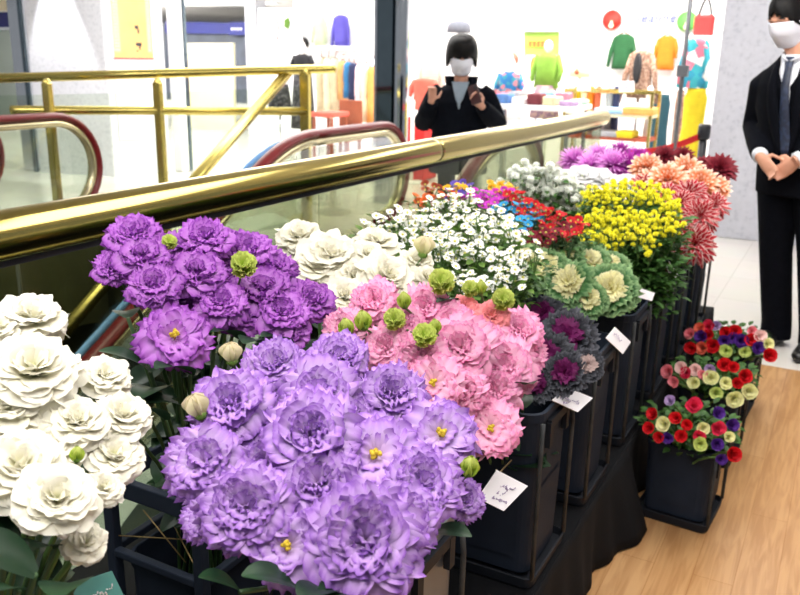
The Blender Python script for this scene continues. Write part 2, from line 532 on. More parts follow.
# ================================================================ THE SETTING
WX0, WX1, WY0, WY1 = -4.15, -1.64, -2.5, 4.35      # the escalator well
fl = MB()
def slab(x0, x1, y0, y1, z=0.0, t=0.12, mb=None):
    (mb or fl).box(((x0 + x1) / 2, (y0 + y1) / 2, z - t / 2), (x1 - x0, y1 - y0, t))
slab(WX1, 3.0, 4.24, 8.5)
slab(WX1, -0.62, -2.5, 4.24)
slab(WX0, WX1, WY1, 8.5)
slab(-30, WX0, 4.4, 8.5)
slab(-30, -7.4, -2.5, 4.4)
slab(-30, 3.0, 8.5, 40)
struct('floor', fl, 'tile')
wf = MB(); wf.box((1.19, 0.87, -0.06), (3.62, 6.74, 0.12))
struct('floor', wf, 'oak')
ce = MB(); ce.box((-13.5, 18.7, 2.81), (33, 42.6, 0.12))
struct('ceiling', ce, 'ceiling')
# lining of the well: low floor and dark walls seen through the glass
wl = MB()
wl.box((WX0 - 1.7, 1.0, -3.05), (8.2, 7.4, 0.1), mi=1)
wl.box((WX1 + 0.03, 0.9, -1.6), (0.06, 6.9, 2.95))
wl.box((-5.0, WY1 + 0.06, -1.6), (6.8, 0.06, 2.95))
wl.box((-7.45, 0.9, -1.6), (0.06, 6.9, 2.95))
struct('wall_well', wl, ['well', 'well_floor'])
# boutique shell
bw = MB(); bw.box((-3.1, 11.3, 1.4), (9.6, 0.12, 2.8))
struct('wall_back', bw, 'plaster')
bw = MB(); bw.box((-7.96, 12.6, 1.4), (0.12, 2.7, 2.8)); struct('wall_left', bw, 'plaster')
bw = MB(); bw.box((1.75, 10.4, 1.4), (0.12, 1.9, 2.8)); struct('wall_right', bw, 'plaster')
bw = MB(); bw.box((-17, 32, 1.4), (26, 0.12, 2.8)); struct('wall_far', bw, 'plaster')
# grey granite pillar behind the man in the suit
pl = MB(); pl.box((-0.18, 7.95, 1.375), (1.75, 1.1, 2.75)); struct('pillar_granite', pl, 'granite', 0.01)
# white marble pillar with its lit face, and the chrome strips beside it
pm = MB()
A, B_, Cc = Vector((-8.62, 6.78, 0)), Vector((-7.62, 7.02, 0)), Vector((-7.42, 7.75, 0))
D_ = Vector((-8.5, 8.0, 0))
quad = [A, B_, Cc, D_]
pm.add([tuple(p) for p in quad] + [(p.x, p.y, 2.75) for p in quad], [(0, 1, 5, 4), (1, 2, 6, 5), (2, 3, 7, 6), (3, 0, 4, 7), (4, 5, 6, 7)])
struct('pillar_marble', pm, 'marble', 0.015)
cp = MB(); cp.box((-8.85, 6.90, 1.375), (0.18, 0.2, 2.75)); cp.box((-8.66, 6.76, 1.375), (0.05, 0.05, 2.75), mi=1)
struct('trim_1', cp, ['chrome', 'mirror'], 0.01)
cp = MB(); cp.box((-7.34, 7.86, 1.375), (0.13, 0.13, 2.75)); cp.box((-7.28, 7.95, 1.375), (0.05, 0.05, 2.75), mi=1)
struct('trim_2', cp, ['plaster', 'mirror'], 0.01)
# the spot lamp that washes a pointed arch of light down the marble
sp = bpy.data.lights.new('downlight_spot', 'SPOT'); sp.energy = 150; sp.spot_size = R_(42); sp.spot_blend = 0.35; sp.shadow_soft_size = 0.03
so = bpy.data.objects.new('downlight_spot', sp); COL.objects.link(so); so.location = (-8.13, 6.62, 2.66)
so.rotation_euler = (R_(9), 0, R_(13))
# chrome and mirror column left of the shopper
cc = MB()
X0 = at(375, 60, Y=7.2).x; X1 = at(392, 60, Y=7.2).x; X2 = at(405, 60, Y=7.2).x
cc.box(((X0 + X1) / 2, 7.34, 1.375), (X1 - X0, 0.28, 2.75), mi=1)
cc.tube([((X1 + X2) / 2, 7.26, 0), ((X1 + X2) / 2, 7.26, 2.75)], (X2 - X1) / 2 * 1.05, 16)
cc.box((X0 + 0.01, 7.22, 1.375), (0.03, 0.06, 2.75))
struct('column_chrome', cc, ['chrome', 'mirror'])
# white square pillar and far shop front on the left
p = at(251, 100, Y=12.3)
pw = MB(); pw.box((p.x, 12.5, 1.375), (0.24, 0.3, 2.75)); struct('pillar_white', pw, 'marble')

# ceiling lamps and added fill lamps: a recessed panel over each
lampm = mat('lamp_diffuser', (255, 252, 246), 0.5, emit=3.0, var=0.0)
for (x, y, sx, sy, lb) in [(-0.3, 0.2, 2.0, 1.6, 'white ceiling light panel over the front of the flower display'), (-0.3, 3.2, 2.2, 1.8, 'white ceiling light panel over the far end of the flower display'),
                       (-5, 6.5, 4, 2, 'long white ceiling light panel over the escalator landing'), (-9, 9.5, 4, 2, 'long white ceiling light panel beyond the marble pillar'),
                       (-4.2, 9.2, 5, 2, 'long white ceiling light panel over the clothes shop'), (-1.2, 9.6, 3, 1.6, 'white ceiling light panel at the right end of the clothes shop'),
                       (-11, 11, 2.4, 1.2, 'added white fill light panel in front of the cream partition board'),
                       (-3.2, 1.2, 1.6, 1.6, 'added square white fill light panel over the escalator well'),
                       (-.6, 6.0, 1.4, .8, 'added small white fill light panel in front of the grey granite pillar'),
                       (-18, 17, 8, 4, 'wide white ceiling light panel deep in the hall')]:
    t = thing('ceiling_light', lb, 'ceiling light', (x, y, 2.75), 0, 'ceiling light panels')
    a = MB(); a.box((0, 0, -0.012), (sx, sy, 0.02)); a.build('diffuser', lampm, t, smooth=False)
    f = MB()
    for q in (-1, 1):
        f.box((q * (sx / 2 + 0.02), 0, -0.015), (0.04, sy + 0.08, 0.03)); f.box((0, q * (sy / 2 + 0.02), -0.015), (sx, 0.04, 0.03))
    f.build('frame', 'chrome', t, smooth=False)

# ================================================================ BRASS BALUSTRADE beside the flowers
RX, RZ, RR = -1.575, 1.045, 0.055
br = thing('balustrade', 'glass balustrade with a thick polished brass handrail behind the flower display', 'railing', (RX, 0, 0))
a = MB(); ys = [-1.2, 1.02, 1.035, 3.2, 3.21, 5.93]
for i in range(0, 6, 2):
    q = [ys[i], ys[i] + .003, ys[i] + .006, ys[i] + .02] + [ys[i] + (ys[i + 1] - ys[i]) * k / 6 for k in range(1, 6)] + [ys[i + 1] - .02, ys[i + 1] - .006, ys[i + 1] - .003, ys[i + 1]]
    a.tube([(0, y, RZ) for y in q], [RR - .003, RR - .0008] + [RR] * (len(q) - 4) + [RR - .0008, RR - .003], 48, ref=(0, 0, 1))
a.tube([(0, -1.2, RZ), (0, 5.925, RZ)], RR * .985, 24)
a.build('handrail', 'brass', br)
a = MB(); a.box((0, 2.36, RZ - RR - 0.002), (0.022, 7.1, 0.02)); a.build('glass_channel', 'ink_dark', br, smooth=False)
gy = [-1.2, -0.02, 1.16, 2.34, 3.52, 4.70, 5.9]
for i in range(6):
    a = MB(); a.box((0, (gy[i] + gy[i + 1]) / 2, 0.53), (0.012, gy[i + 1] - gy[i] - 0.012, 0.92)); a.build('glass_panel', 'glass', br, smooth=False)
a = MB(); a.box((0, 2.36, 0.04), (0.06, 7.2, 0.08)); a.build('base_rail', 'brass2', br, smooth=False, bevel=0.005)

# brass rails and posts round the far side of the well
gr = thing('railing', 'slim two-bar brass railing with posts and a sloping bar beyond the escalator well', 'railing', (-5, 4.8, 0))
OFF = (-5, 4.8, 0)
A0, A1 = at(-30, 79, Y=3.95), at(336, 68.5, Y=5.7)
a = MB(); A2 = at(290, 70.5, Y=5.5)
a.tube([A0, A0.lerp(A1, .5), A1 - (A1 - A0) * .02, A1 - (A1 - A0) * .004, A1], [.035, .035, .035, .035, .02], 20); a.build('top_bar', 'brass2', gr, off=OFF)
B0, B1 = at(10, 110, Y=4.05), at(307, 111.5, Y=5.52)
a = MB(); a.tube([B0, B0 + (B1 - B0) * .003, B0 + (B1 - B0) * .02, B1], [.02, .032, .032, .032], 20); a.build('mid_bar', 'brass2', gr, off=OFF)
for px, Yp, q in ((46, 4.12, 0), (157, 4.75, 0), (305, 5.52, 1)):
    t = at(px, 78 if px < 300 else 69, Y=Yp)
    a = MB(); a.box((t.x, t.y, t.z / 2 - .015), (0.065 if not q else .08, 0.05, t.z - .03))
    a.ball((t.x, t.y, t.z - .03), .03, 10, 6)
    a.build('post', 'brass2', gr, off=OFF, smooth=False, bevel=.008)
S0, S1 = at(289, 71, Y=5.5), None
S0 = Vector((S0.x, S0.y, S0.z)); 
S1 = at(60, 336, X=S0.x)
S2 = S1 + (S1 - S0) * .35
a = MB(); a.tube([S0, S0.lerp(S1, .5), S2], .042, 20); a.ball(S0, .044, 12, 8); a.build('sloping_bar', 'brass2', gr, off=OFF)
for (p0, p1) in ((A0, at(155, 76, Y=4.75)), (at(160, 76, Y=4.75), at(300, 71, Y=5.5))):
    a = MB()
    a.add([(p0.x, p0.y, .06), (p1.x, p1.y, .06), (p1.x, p1.y, p1.z - .12), (p0.x, p0.y, p0.z - .12),
           (p0.x, p0.y + .012, .06), (p1.x, p1.y + .012, .06), (p1.x, p1.y + .012, p1.z - .12), (p0.x, p0.y + .012, p0.z - .12)],
          [(0, 1, 2, 3), (7, 6, 5, 4), (0, 4, 5, 1), (2, 6, 7, 3), (1, 5, 6, 2), (0, 3, 7, 4)])
    a.build('glass_panel', 'clear', gr, off=OFF, smooth=False)

# ================================================================ ESCALATORS
def esc_path(ye, ylow, top=.97, flat=1.0, r=.34, off=0.0):
    """Handrail centre line in (y, z): newel loop at ye, level run, then 30 degrees down towards -y."""
    P = []
    cz, cy = top - r, ye - r
    for k in range(0, 19):
        a = R_(-100 + 10.56 * k)
        P.append((cy + (r - off) * math.cos(a), cz + (r - off) * math.sin(a)))
    ys = ye - r - flat
    for k in range(1, 6):
        P.append((cy - flat * .85 * k / 5, top - off))
    s = math.tan(R_(30))
    for k in range(0, 9):
        t = k / 8
        y = ys + .15 * flat - t * .55
        P.append((y, top - off - s * .5 * .55 * t * t))
    y0, z0 = P[-1]
    P.append((ylow, z0 - s * (y0 - ylow)))
    return P
def escalator(label, xs, ye, ylow, r, top=.97, flats=(1.0, 1.0), cat='escalator'):
    t = thing('escalator', label, cat, ((xs[0] + xs[1]) / 2, ye, 0))
    o = ((xs[0] + xs[1]) / 2, ye, 0)
    for i, x in enumerate(xs):
        flat = flats[i]
        P = esc_path(ye, ylow, top, flat, r); G = esc_path(ye, ylow, top, flat, r, .05); H = esc_path(ye, ylow, top, flat, r, .085)
        a = MB(); a.tube([(x, y, z) for y, z in P], [(.045, .026)] * len(P), 14, ref=(1, 0, 0)); a.build('handrail', 'red_rubber', t, off=o)
        a = MB(); a.tube([(x, y, z) for y, z in G], [(.036, .028)] * len(G), 10, ref=(1, 0, 0)); a.build('handrail_guide', 'cream_metal', t, off=o)
        # glass under the guide
        a = MB(); low = .66
        vs, fs = [], []
        for (y, z) in H[9:]:
            vs += [(x - .006, y, z), (x - .006, y, z - low), (x + .006, y, z), (x + .006, y, z - low)]
        for k in range(len(H) - 10):
            b = 4 * k
            fs += [(b, b + 4, b + 5, b + 1), (b + 2, b + 3, b + 7, b + 6)]
        a.add(vs, fs)
        loop = H[:10]
        cy = H[9][0]
        n0 = len(a.v)
        for q in (-.006, .006):
            base = [(x + q, y, z) for y, z in loop] + [(x + q, ye - r, H[9][1] - low)]
            a.add(base, [tuple(range(len(base))) if q > 0 else tuple(range(len(base)))[::-1]])
        a.build('glass_panel', 'clear', t, off=o, smooth=False)
        # deck, skirt and outer cladding follow the slope
        sgn = 1 if i == 0 else -1
        pts = [(y, z - low) for y, z in H[14:]]
        pts = [(ye - .12, pts[0][1])] + pts
        for nm, xa, xb, za, zb, mt in (('inner_deck', 0, .13 * sgn, .01, -.05, 'pale_deck'), ('skirt', .13 * sgn, .16 * sgn, -.05, -.30, 'skirt'),
                                       ('outer_deck', 0, -.12 * sgn, .02, .02, 'cream_metal'), ('cladding', -.12 * sgn, -.13 * sgn, .02, -.75, 'well')):
            a = MB(); vs, fs = [], []
            for (y, z) in pts:
                vs += [(x + xa, y, z + za), (x + xb, y, z + zb)]
            for k in range(len(pts) - 1):
                fs.append((2 * k, 2 * k + 2, 2 * k + 3, 2 * k + 1))
            a.add(vs, fs)
            ob = a.build(nm, mt, t, off=o, smooth=False)
            sm = ob.modifiers.new('thick', 'SOLIDIFY'); sm.thickness = .012
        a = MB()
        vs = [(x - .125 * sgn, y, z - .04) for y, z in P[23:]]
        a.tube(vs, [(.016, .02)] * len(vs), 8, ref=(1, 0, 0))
        if i == 0: a.build('reflection_strip', 'blue_reflection', t, off=o)  # added strip painted as the blue reflection beside the handrail
    a = MB()
    x0, x1 = xs[0] + .16, xs[1] - .16
    ys = ye - r - flat - .1; z0 = top - .085 - .66 - .27
    a.box(((x0 + x1) / 2, (ye + .4 + ys) / 2, -.03), (x1 - x0, ye + .4 - ys, .04))
    y, z = ys, -.02
    while y > ylow:
        a.box(((x0 + x1) / 2, y - .2, z - .1), (x1 - x0, .4, .2)); y -= .4; z -= .23
    a.build('steps', 'step', t, off=o, smooth=False)
    return t
escalator('escalator with dark red handrails going down just behind the brass balustrade', (-2.9, -1.86), 5.45, -1.6, .34, .97, (1.0, .36))
escalator('far escalator with a rounded glass newel and dark red handrail, left of the marble pillar', (-6.0, -4.9), 4.36, -1.0, .36, .99, (1.1, 1.1))
# ================================================================ BACKGROUND: the hall on the left
def flat(name, pts_px, Yp, t_, m, label, cat, group=None, yo=0.0, mats=None):
    """A sheet with real thickness whose face stands at depth Yp."""
    P = [at(px, py, Y=Yp) for px, py in pts_px]
    c = sum(P, Vector()) / len(P)
    n = len(P)
    mb = MB()
    mb.add([(p.x, p.y, p.z) for p in P] + [(p.x, p.y + t_, p.z) for p in P], [tuple(range(n))[::-1], tuple(range(n, 2 * n))] + [(i, (i + 1) % n, n + (i + 1) % n, n + i) for i in range(n)])
    return mb, P
M['poster_top'] = mat('amber_poster', (238, 184, 112), .5, 0, .12, 3)  # amber print colour of the poster's upper part
M['poster_white'] = mat('white_directory_print', (238, 236, 242), .5, 0, .02)
M['poster_pink'] = mat('pale_pink_print', (236, 200, 214), .6, 0, .15, 9)
M['red_line'] = mat('red_print', (220, 90, 96), .6)
M['cream_panel'] = mat('cream_board', (250, 243, 208), .6, 0, .02, 2)
M['navy'] = mat('navy_sign', (26, 34, 108), .5, 0, .08, 2)
M['dark'] = mat('dark_shop_interior', (62, 68, 80), .5, 0, .3, 3)
M['curtain'] = mat('grey_green_curtain', (176, 190, 184), .8, 0, .06, 2)
M['beige'] = mat('beige_soffit', (226, 214, 184), .7, 0, .03)
M['skin'] = mat('skin', (206, 150, 124), .55, 0, .05, 30)
M['skin_pale'] = mat('shopper_skin', (198, 146, 124), .55, 0, .05, 30)  # the shopper's own skin tone
M['hair'] = mat('black_hair', (9, 8, 10), .55, 0, .3, 60, spec=.2)
M['mask'] = mat('white_mask_cloth', (222, 224, 236), .8, 0, .02, 40)
M['suit'] = mat('navy_black_suit', (9, 11, 18), .9, 0, .2, 40, spec=.08)
M['coat'] = mat('black_coat', (11, 14, 22), .9, 0, .2, 30, spec=.08)
M['shirt'] = mat('white_shirt', (222, 226, 236), .7, 0, .02)
M['grey_shirt'] = mat('grey_jumper', (132, 146, 160), .8, 0, .05, 60)
M['tie'] = pattern_mat('navy_tie_print', [(34, 44, 66), (40, 52, 78), (30, 38, 58)], 60, .5)
M['shoe'] = mat('black_leather', (14, 14, 16), .3)
M['phone'] = mat('dark_red_phone_case', (58, 22, 26), .35, 0, .2, 30)
# poster board on the marble pillar's right-hand face
def on_face(u, z, off):
    p = B_.lerp(Cc, u); n = Vector((Cc.y - B_.y, -(Cc.x - B_.x), 0)).normalized()
    return Vector((p.x, p.y, z)) + n * off
def face_sheet(u0, u1, z0, z1, off, th=.012):
    mb = MB()
    f = [on_face(u0, z0, off + th), on_face(u1, z0, off + th), on_face(u1, z1, off + th), on_face(u0, z1, off + th)]
    b = [on_face(u0, z0, off), on_face(u1, z0, off), on_face(u1, z1, off), on_face(u0, z1, off)]
    mb.add(f + b, [(0, 1, 2, 3), (7, 6, 5, 4), (0, 4, 5, 1), (1, 5, 6, 2), (2, 6, 7, 3), (3, 7, 4, 0)])
    return mb
t = thing('wall_poster', 'tall amber and white directory poster on the marble pillar', 'poster', (-7.5, 7.35, 0))
o_ = (-7.5, 7.35, 0)
face_sheet(.12, .80, .42, 2.4, .002).build('board', 'poster_white', t, False, o_)
face_sheet(.13, .79, 1.36, 2.36, .012, .004).build('amber_print', 'poster_top', t, False, o_)
face_sheet(.12, .80, 1.335, 1.36, .012, .004).build('red_line', 'red_line', t, False, o_)
M['print_lines'] = pattern_mat('poster_text_lines', [(246, 222, 176), (176, 120, 70), (246, 222, 176)], 9, kind='stripe')
M['print_lines2'] = pattern_mat('directory_text_lines', [(240, 238, 243), (226, 190, 206), (240, 238, 243), (214, 208, 226)], 4, kind='stripe')
face_sheet(.14, .24, 1.42, 2.32, .016, .002).build('text_column', 'print_lines', t, False, o_)
face_sheet(.70, .77, 1.42, 2.32, .016, .002).build('text_column', 'print_lines', t, False, o_)
face_sheet(.22, .68, .62, 1.2, .014, .002).build('directory_print', 'print_lines2', t, False, o_)
mb = MB(); mb.merge(face_sheet(.50, .56, 1.68, 1.72, .016, .001)); mb.merge(face_sheet(.54, .57, 1.63, 1.68, .016, .001)); mb.merge(face_sheet(.50, .60, 1.49, 1.53, .016, .001)); mb.merge(face_sheet(.55, .58, 1.45, 1.49, .016, .001)); mb.merge(face_sheet(.51, .53, 1.42, 1.45, .016, .001))
mb.build('dark_mark', 'ink_dark', t, False, o_)
# shop at the far left: curtain, navy sign, soffit
for nm, pts, Yp, th, m, lb, cat in [
    ('curtain', [(-30, 30), (27, 30), (36, 130), (-30, 130)], 12.0, .1, 'curtain', 'pale grey-green curtain in a shop window at the far left', 'curtain'),
    ('shop_sign', [(-30, 12), (27, 12), (28, 27), (-30, 27)], 11.9, .1, 'navy', 'navy blue sign band above the pale curtain at the far left', 'sign'),
    ('soffit', [(-40, -6), (30, -6), (30, 10), (-40, 10)], 11.8, .4, 'beige', 'beige soffit over the navy sign at the far left', 'soffit'),
    ('partition_board', [(172, 43), (233, 43), (235, 140), (172, 140)], 12.6, .06, 'cream_panel', 'big cream partition board standing on the pale floor behind the railing', 'partition'),
    ('shop_sign', [(165, 21), (229, 23), (229, 34), (165, 33)], 20.0, .15, 'navy', 'navy sign band above the cream partition board', 'sign'),
    ('shop_sign', [(229, 22), (246, 22), (246, 35), (229, 35)], 19.9, .21, 'navy', 'navy sign end with small white lettering beside the white pillar', 'sign'),
    ('storefront', [(165, 33), (250, 35), (250, 128), (165, 128)], 20.1, .15, 'dark', 'dark shop front behind the cream partition board', 'shop front'),
    ('display_board', [(258, 8), (300, 8), (300, 176), (258, 176)], 10.9, .06, 'plaster', 'white display panel with a red arc and green leaf, left of the black dress', 'panel')]:
    mb, P = flat(nm, pts, Yp, th, m, lb, cat)
    c = P[0]
    if nm == 'partition_board':
        t = thing(nm, lb, cat, tuple(c)); mb.build('board', m, t, False, c)
        b, _ = flat('', [(172, 138), (235, 138), (235, 146), (172, 146)], 12.58, .1, '', '', ''); b.build('plinth', 'dark', t, False, _ and c)
    elif nm == 'display_board':
        t = thing(nm, lb, cat, tuple(c)); mb.build('panel', m, t, False, c)
        mb = MB(); mb.tube([at(px, py, Y=10.86) for px, py in ((270, 15), (275, 18), (278, 24), (279, 32), (277, 40))], .012, 6); mb.build('red_arc', 'red_line', t, True, c)
        b, _ = flat('', [(284, 20), (288, 17), (290, 22), (288, 29), (284, 27)], 10.87, .01, '', '', ''); b.build('green_leaf', 'leaf_bright', t, False, c)
    elif 'small white' in lb:
        t = thing(nm, lb, cat, tuple(c)); mb.build('board', m, t, False, c)
        mb = MB()
        for k in range(4):
            q = at(232 + k * 3, 29, Y=19.88); mb.box((q.x, q.y, q.z), (.045, .01, .07)); 
        mb.build('lettering', 'card', t, False, c)
    else:
        o = mb.build(nm, m, None, False); tag(o, lb, cat)
mb = MB()
q = at(238, 120, Y=15.0)

# ================================================================ CLOTHES SHOP
CL = {'green': (36, 92, 54), 'lime': (122, 164, 60), 'orange': (224, 122, 28), 'yellow': (206, 184, 26), 'teal': (32, 74, 88), 'brown': (132, 100, 84), 'purple_blue': (84, 76, 168), 'pale_green': (180, 190, 160), 'beige': (214, 198, 164),
      'tan': (216, 164, 104), 'blue': (50, 116, 166), 'navy_cloth': (40, 48, 84), 'pale_pink': (232, 206, 214), 'orange2': (234, 166, 90), 'black_dress': (28, 28, 34), 'grey': (150, 156, 164), 'red': (206, 40, 40), 'red2': (210, 96, 80), 'cream': (240, 228, 196), 'white_cloth': (238, 238, 240), 'rustred': (176, 84, 60)}
for k, c in CL.items():
    M['c_' + k] = mat(k + '_cloth', c, .85, 0, .1, 14, bump=.1, bscale=120)
M['c_tweed'] = pattern_mat('brown_tweed', [(150, 118, 100), (116, 86, 72), (176, 150, 134), (132, 98, 84)], 60)
M['c_blueprint'] = pattern_mat('blue_patterned_knit', [(36, 112, 170), (52, 140, 160), (120, 150, 170), (36, 112, 170), (196, 120, 130)], 22)
M['c_crochet'] = pattern_mat('blue_crochet', [(48, 148, 176), (60, 168, 180), (220, 120, 140), (48, 148, 176), (236, 232, 226)], 12)
M['c_plaid'] = pattern_mat('red_brown_stripes', [(226, 206, 190), (172, 96, 80), (110, 84, 78), (232, 214, 200)], 10, kind='stripe')
M['c_sheer'] = pattern_mat('black_speckled_cloth', [(26, 26, 30), (44, 44, 48), (30, 30, 34), (84, 84, 88)], 40)
M['c_stripe'] = pattern_mat('muted_striped_skirt', [(150, 120, 130), (176, 146, 140), (128, 104, 120), (168, 150, 130)], 30)
M['c_goods'] = pattern_mat('folded_printed_goods', [(226, 150, 170), (120, 150, 190), (240, 236, 236), (120, 80, 90), (236, 210, 160)], 16)
M['wood_dark'] = mat('red_brown_wood', (150, 84, 58), .5, 0, .15, 10)
M['manne'] = mat('white_mannequin', (240, 234, 230), .5, 0, .01)
M['grey_pole'] = mat('grey_painted_steel', (120, 122, 128), .4, .6, .04)
M['belt_red'] = mat('red_belt', (206, 34, 38), .7, 0, .05)
M['black_plastic'] = mat('black_post', (28, 30, 36), .4)
M['lime_print'] = mat('lime_poster', (176, 220, 96), .6, 0, .02)
M['orange_print'] = mat('orange_lettering', (232, 128, 64), .6)
M['sign_red'] = mat('red_round_sign', (228, 46, 34), .5, 0, .05)
M['sign_green'] = mat('green_round_sign', (98, 170, 82), .5, 0, .05)
M['grey_frame'] = mat('grey_frame', (190, 190, 196), .5)
M['letter_blue'] = mat('blue_grey_lettering', (96, 112, 176), .6)
def garment(name, label, cat, cx, top, bot, wpx, Yp, m, sleeve=.0, spread=.35, neck=.3, flare=1.0, depth=.5, group=None, hanger=False, sleeve_m=None):
    """A garment shaped like its front view: shoulders, body, sleeves; cx, top, bot, wpx in the photo's frame at depth Yp."""
    P0, P1 = at(cx, top, Y=Yp), at(cx, bot, Y=Yp)
    wd = (at(cx + wpx / 2, top, Y=Yp) - at(cx - wpx / 2, top, Y=Yp)).length * .94
    h = P0.z - P1.z
    t = thing(name, label, cat, (P1.x, P1.y, P1.z), 0, group)
    hw = wd / 2; d = hw * depth
    mb = MB(); prof = [(0, .98 * flare), (.25, .95 * (.6 + .4 * flare)), (.5, .88), (.72, .92), (.88, .96), (.95, .8), (1.0, neck)]
    n = 20; vs, fs = [], []
    for z, k in prof:
        for i in range(n):
            a = 2 * PI * i / n
            fold = 1 + .05 * math.sin(5 * a) * (1 - z)
            vs.append((hw * k * math.cos(a) * fold, d * (.6 + .4 * k) * math.sin(a) * fold, h * z))
    for j in range(len(prof) - 1):
        for i in range(n):
            fs.append((j * n + i, j * n + (i + 1) % n, (j + 1) * n + (i + 1) % n, (j + 1) * n + i))
    fs += [tuple(range(n))[::-1], tuple((len(prof) - 1) * n + i for i in range(n))]
    mb.add(vs, fs); mb.build('body', m, t)
    if sleeve:
        for s in (-1, 1):
            a = MB(); a.tube([(s * hw * .72, 0, h * .90), (s * hw * (.95 + spread * .4), -.01, h * (.9 - sleeve * .45)), (s * hw * (.95 + spread), -.02, h * (.9 - sleeve))], [hw * .26, hw * .24, hw * .17], 10, ref=(1, 0, 0)); a.build('sleeve', sleeve_m or m, t)
    if hanger:
        a = MB(); a.tube([(-hw * .55, 0, h * .97), (0, 0, h * 1.06), (hw * .55, 0, h * .97)], .008, 6)
        a.tube([(0, 0, h * 1.06), (0, 0, h * 1.14), (.02, 0, h * 1.17), (.03, 0, h * 1.14)], .005, 6); a.build('hanger', 'wood_dark', t)
    return t
def pole_to(t, p0, p1, r, m='steel', nm='pole'):
    a = MB(); a.tube([p0, p1], r, 10); a.build(nm, m, t)
# wall-hung garments
garment('sweater', 'green long-sleeved sweater hanging on the white shop wall under the red round sign', 'sweater', 621, 34, 69, 22, 11.14, 'c_green', .85, .35, hanger=True)
garment('shirt', 'orange shirt hanging on the white shop wall', 'shirt', 664, 36, 70, 21, 11.14, 'c_orange', .55, .1, hanger=True)
t = garment('cardigan', 'brown tweed cardigan worn by a stand in front of the gold shelf rack', 'cardigan', 638, 50, 98, 27, 10.2, 'c_tweed', 1.0, .55)
P = at(638, 52, Y=10.1); Q = at(638, 84, Y=10.1)
mb = MB(); mb.ball(((P.x + Q.x) / 2 - t.location.x, -.14, (P.z + Q.z) / 2 - t.location.z), (.05, .03, (P.z - Q.z) / 2), 10, 8); mb.build('black_front', 'c_black_dress', t)
mb = MB(); mb.tube([(0, 0, -t.location.z), (0, 0, .3)], .02, 8); mb.lathe([(0, -t.location.z), (.16, -t.location.z), (.16, -t.location.z + .02), (0, -t.location.z + .03)], 18); mb.build('stand', 'chrome', t)
garment('top', 'blue crochet top with flower squares on a stand beside the grey pillar', 'top', 692, 38, 88, 27, 9.2, 'c_crochet', .9, .15)
t = garment('skirt', 'long yellow pleated skirt under the blue crochet top', 'skirt', 688, 88, 165, 26, 9.2, 'c_yellow', 0, 0, .75, 1.2)
garment('skirt', 'long dark teal skirt hanging behind the gold shelf rack', 'skirt', 655, 94, 165, 20, 10.6, 'c_teal', 0, 0, .8, 1.1)
garment('trousers', 'brown patterned trouser leg hanging beside the yellow skirt', 'trousers', 671, 90, 183, 11, 10.3, 'c_tweed', 0, 0, .8, 1.1)
# mannequins
def mannequin(label, cx, top, Yp, headpx, hair, top_m, bot_m, shoulders, waist_y, bot_y, sleeve=.8, name='mannequin'):
    P = at(cx, top, Y=Yp); k = (P - EYE).length / FPX
    foot = Vector((P.x, P.y, 0))
    t = thing(name, label, 'mannequin', tuple(foot))
    r = headpx * k / 2
    mb = MB(); mb.ball((0, 0, P.z - r * 1.25), (r * .9, r, r * 1.25), 14, 10); mb.tube([(0, 0, P.z - r * 2.2), (0, 0, P.z - r * 3.1)], r * .42, 10)
    mb.ball((0, -r * .98, P.z - r * 1.35), (r * .14, r * .2, r * .2), 8, 6); mb.build('head', 'manne', t)
    if hair:
        mb = MB(); mb.ball((0, r * .18, P.z - r * 1.0), (r * 1.02, r * 1.02, r * 1.05), 14, 10); mb.build('hair', hair, t)
    zt = P.z - r * 2.7; zb = at(cx, waist_y, Y=Yp).z; hw = shoulders * k / 2
    mb = MB(); vs, fs = [], []; n = 18
    prof = [(zb, .95), (zb + (zt - zb) * .5, .82), (zb + (zt - zb) * .85, .9), (zt, .5), (zt + r * .25, .2)]
    for z, q in prof:
        for i in range(n):
            a = 2 * PI * i / n; vs.append((hw * q * math.cos(a), hw * .55 * q * math.sin(a), z))
    for j in range(len(prof) - 1):
        for i in range(n): fs.append((j * n + i, j * n + (i + 1) % n, (j + 1) * n + (i + 1) % n, (j + 1) * n + i))
    fs += [tuple(range(n))[::-1]]
    mb.add(vs, fs); mb.build('garment', top_m, t)
    for s in (-1, 1):
        a = MB(); a.tube([(s * hw * .72, 0, zt - .02), (s * hw * 1.05, 0, zt - (zt - zb) * .5), (s * hw * .98, -.05, zt - (zt - zb) * sleeve)], [hw * .24, hw * .22, hw * .16], 10, ref=(1, 0, 0)); a.build('sleeve', top_m, t)
    zc = at(cx, bot_y, Y=Yp).z
    mb = MB(); mb.lathe([(hw * .75, zb + .03), (hw * .95, (zb + zc) / 2), (hw * 1.1, zc)], 18); mb.build('skirt', bot_m, t)
    mb = MB(); mb.tube([(0, 0, 0), (0, 0, zc + .1)], .018, 8); mb.lathe([(0, 0), (.16, 0), (.16, .015), (.03, .03), (0, .03)], 20); mb.build('stand', 'chrome', t)
    return t
mannequin('small mannequin in a blue patterned knit sweater left of the lime poster', 511, 52, 8.9, 14, 'wood_dark', 'c_blueprint', 'c_white_cloth', 25, 98, 120)
mannequin('white mannequin in a lime green cardigan in front of the lime poster', 549, 40, 9.4, 9, None, 'c_lime', 'c_stripe', 26, 88, 118)
mannequin('mannequin in a brown and white striped jumper behind the shopper in black', 432, 46, 9.6, 9, None, 'c_plaid', 'c_red', 24, 100, 130)
mannequin('mannequin in a long black coat left of the clothes rail', 302, 37, 9.4, 12, 'hair', 'c_black_dress', 'c_sheer', 22, 72, 128)
t = mannequin('stand with a short black speckled skirt beside the brass rail end', 279, 62, 9.8, 6, None, 'c_white_cloth', 'c_sheer', 22, 84, 112)
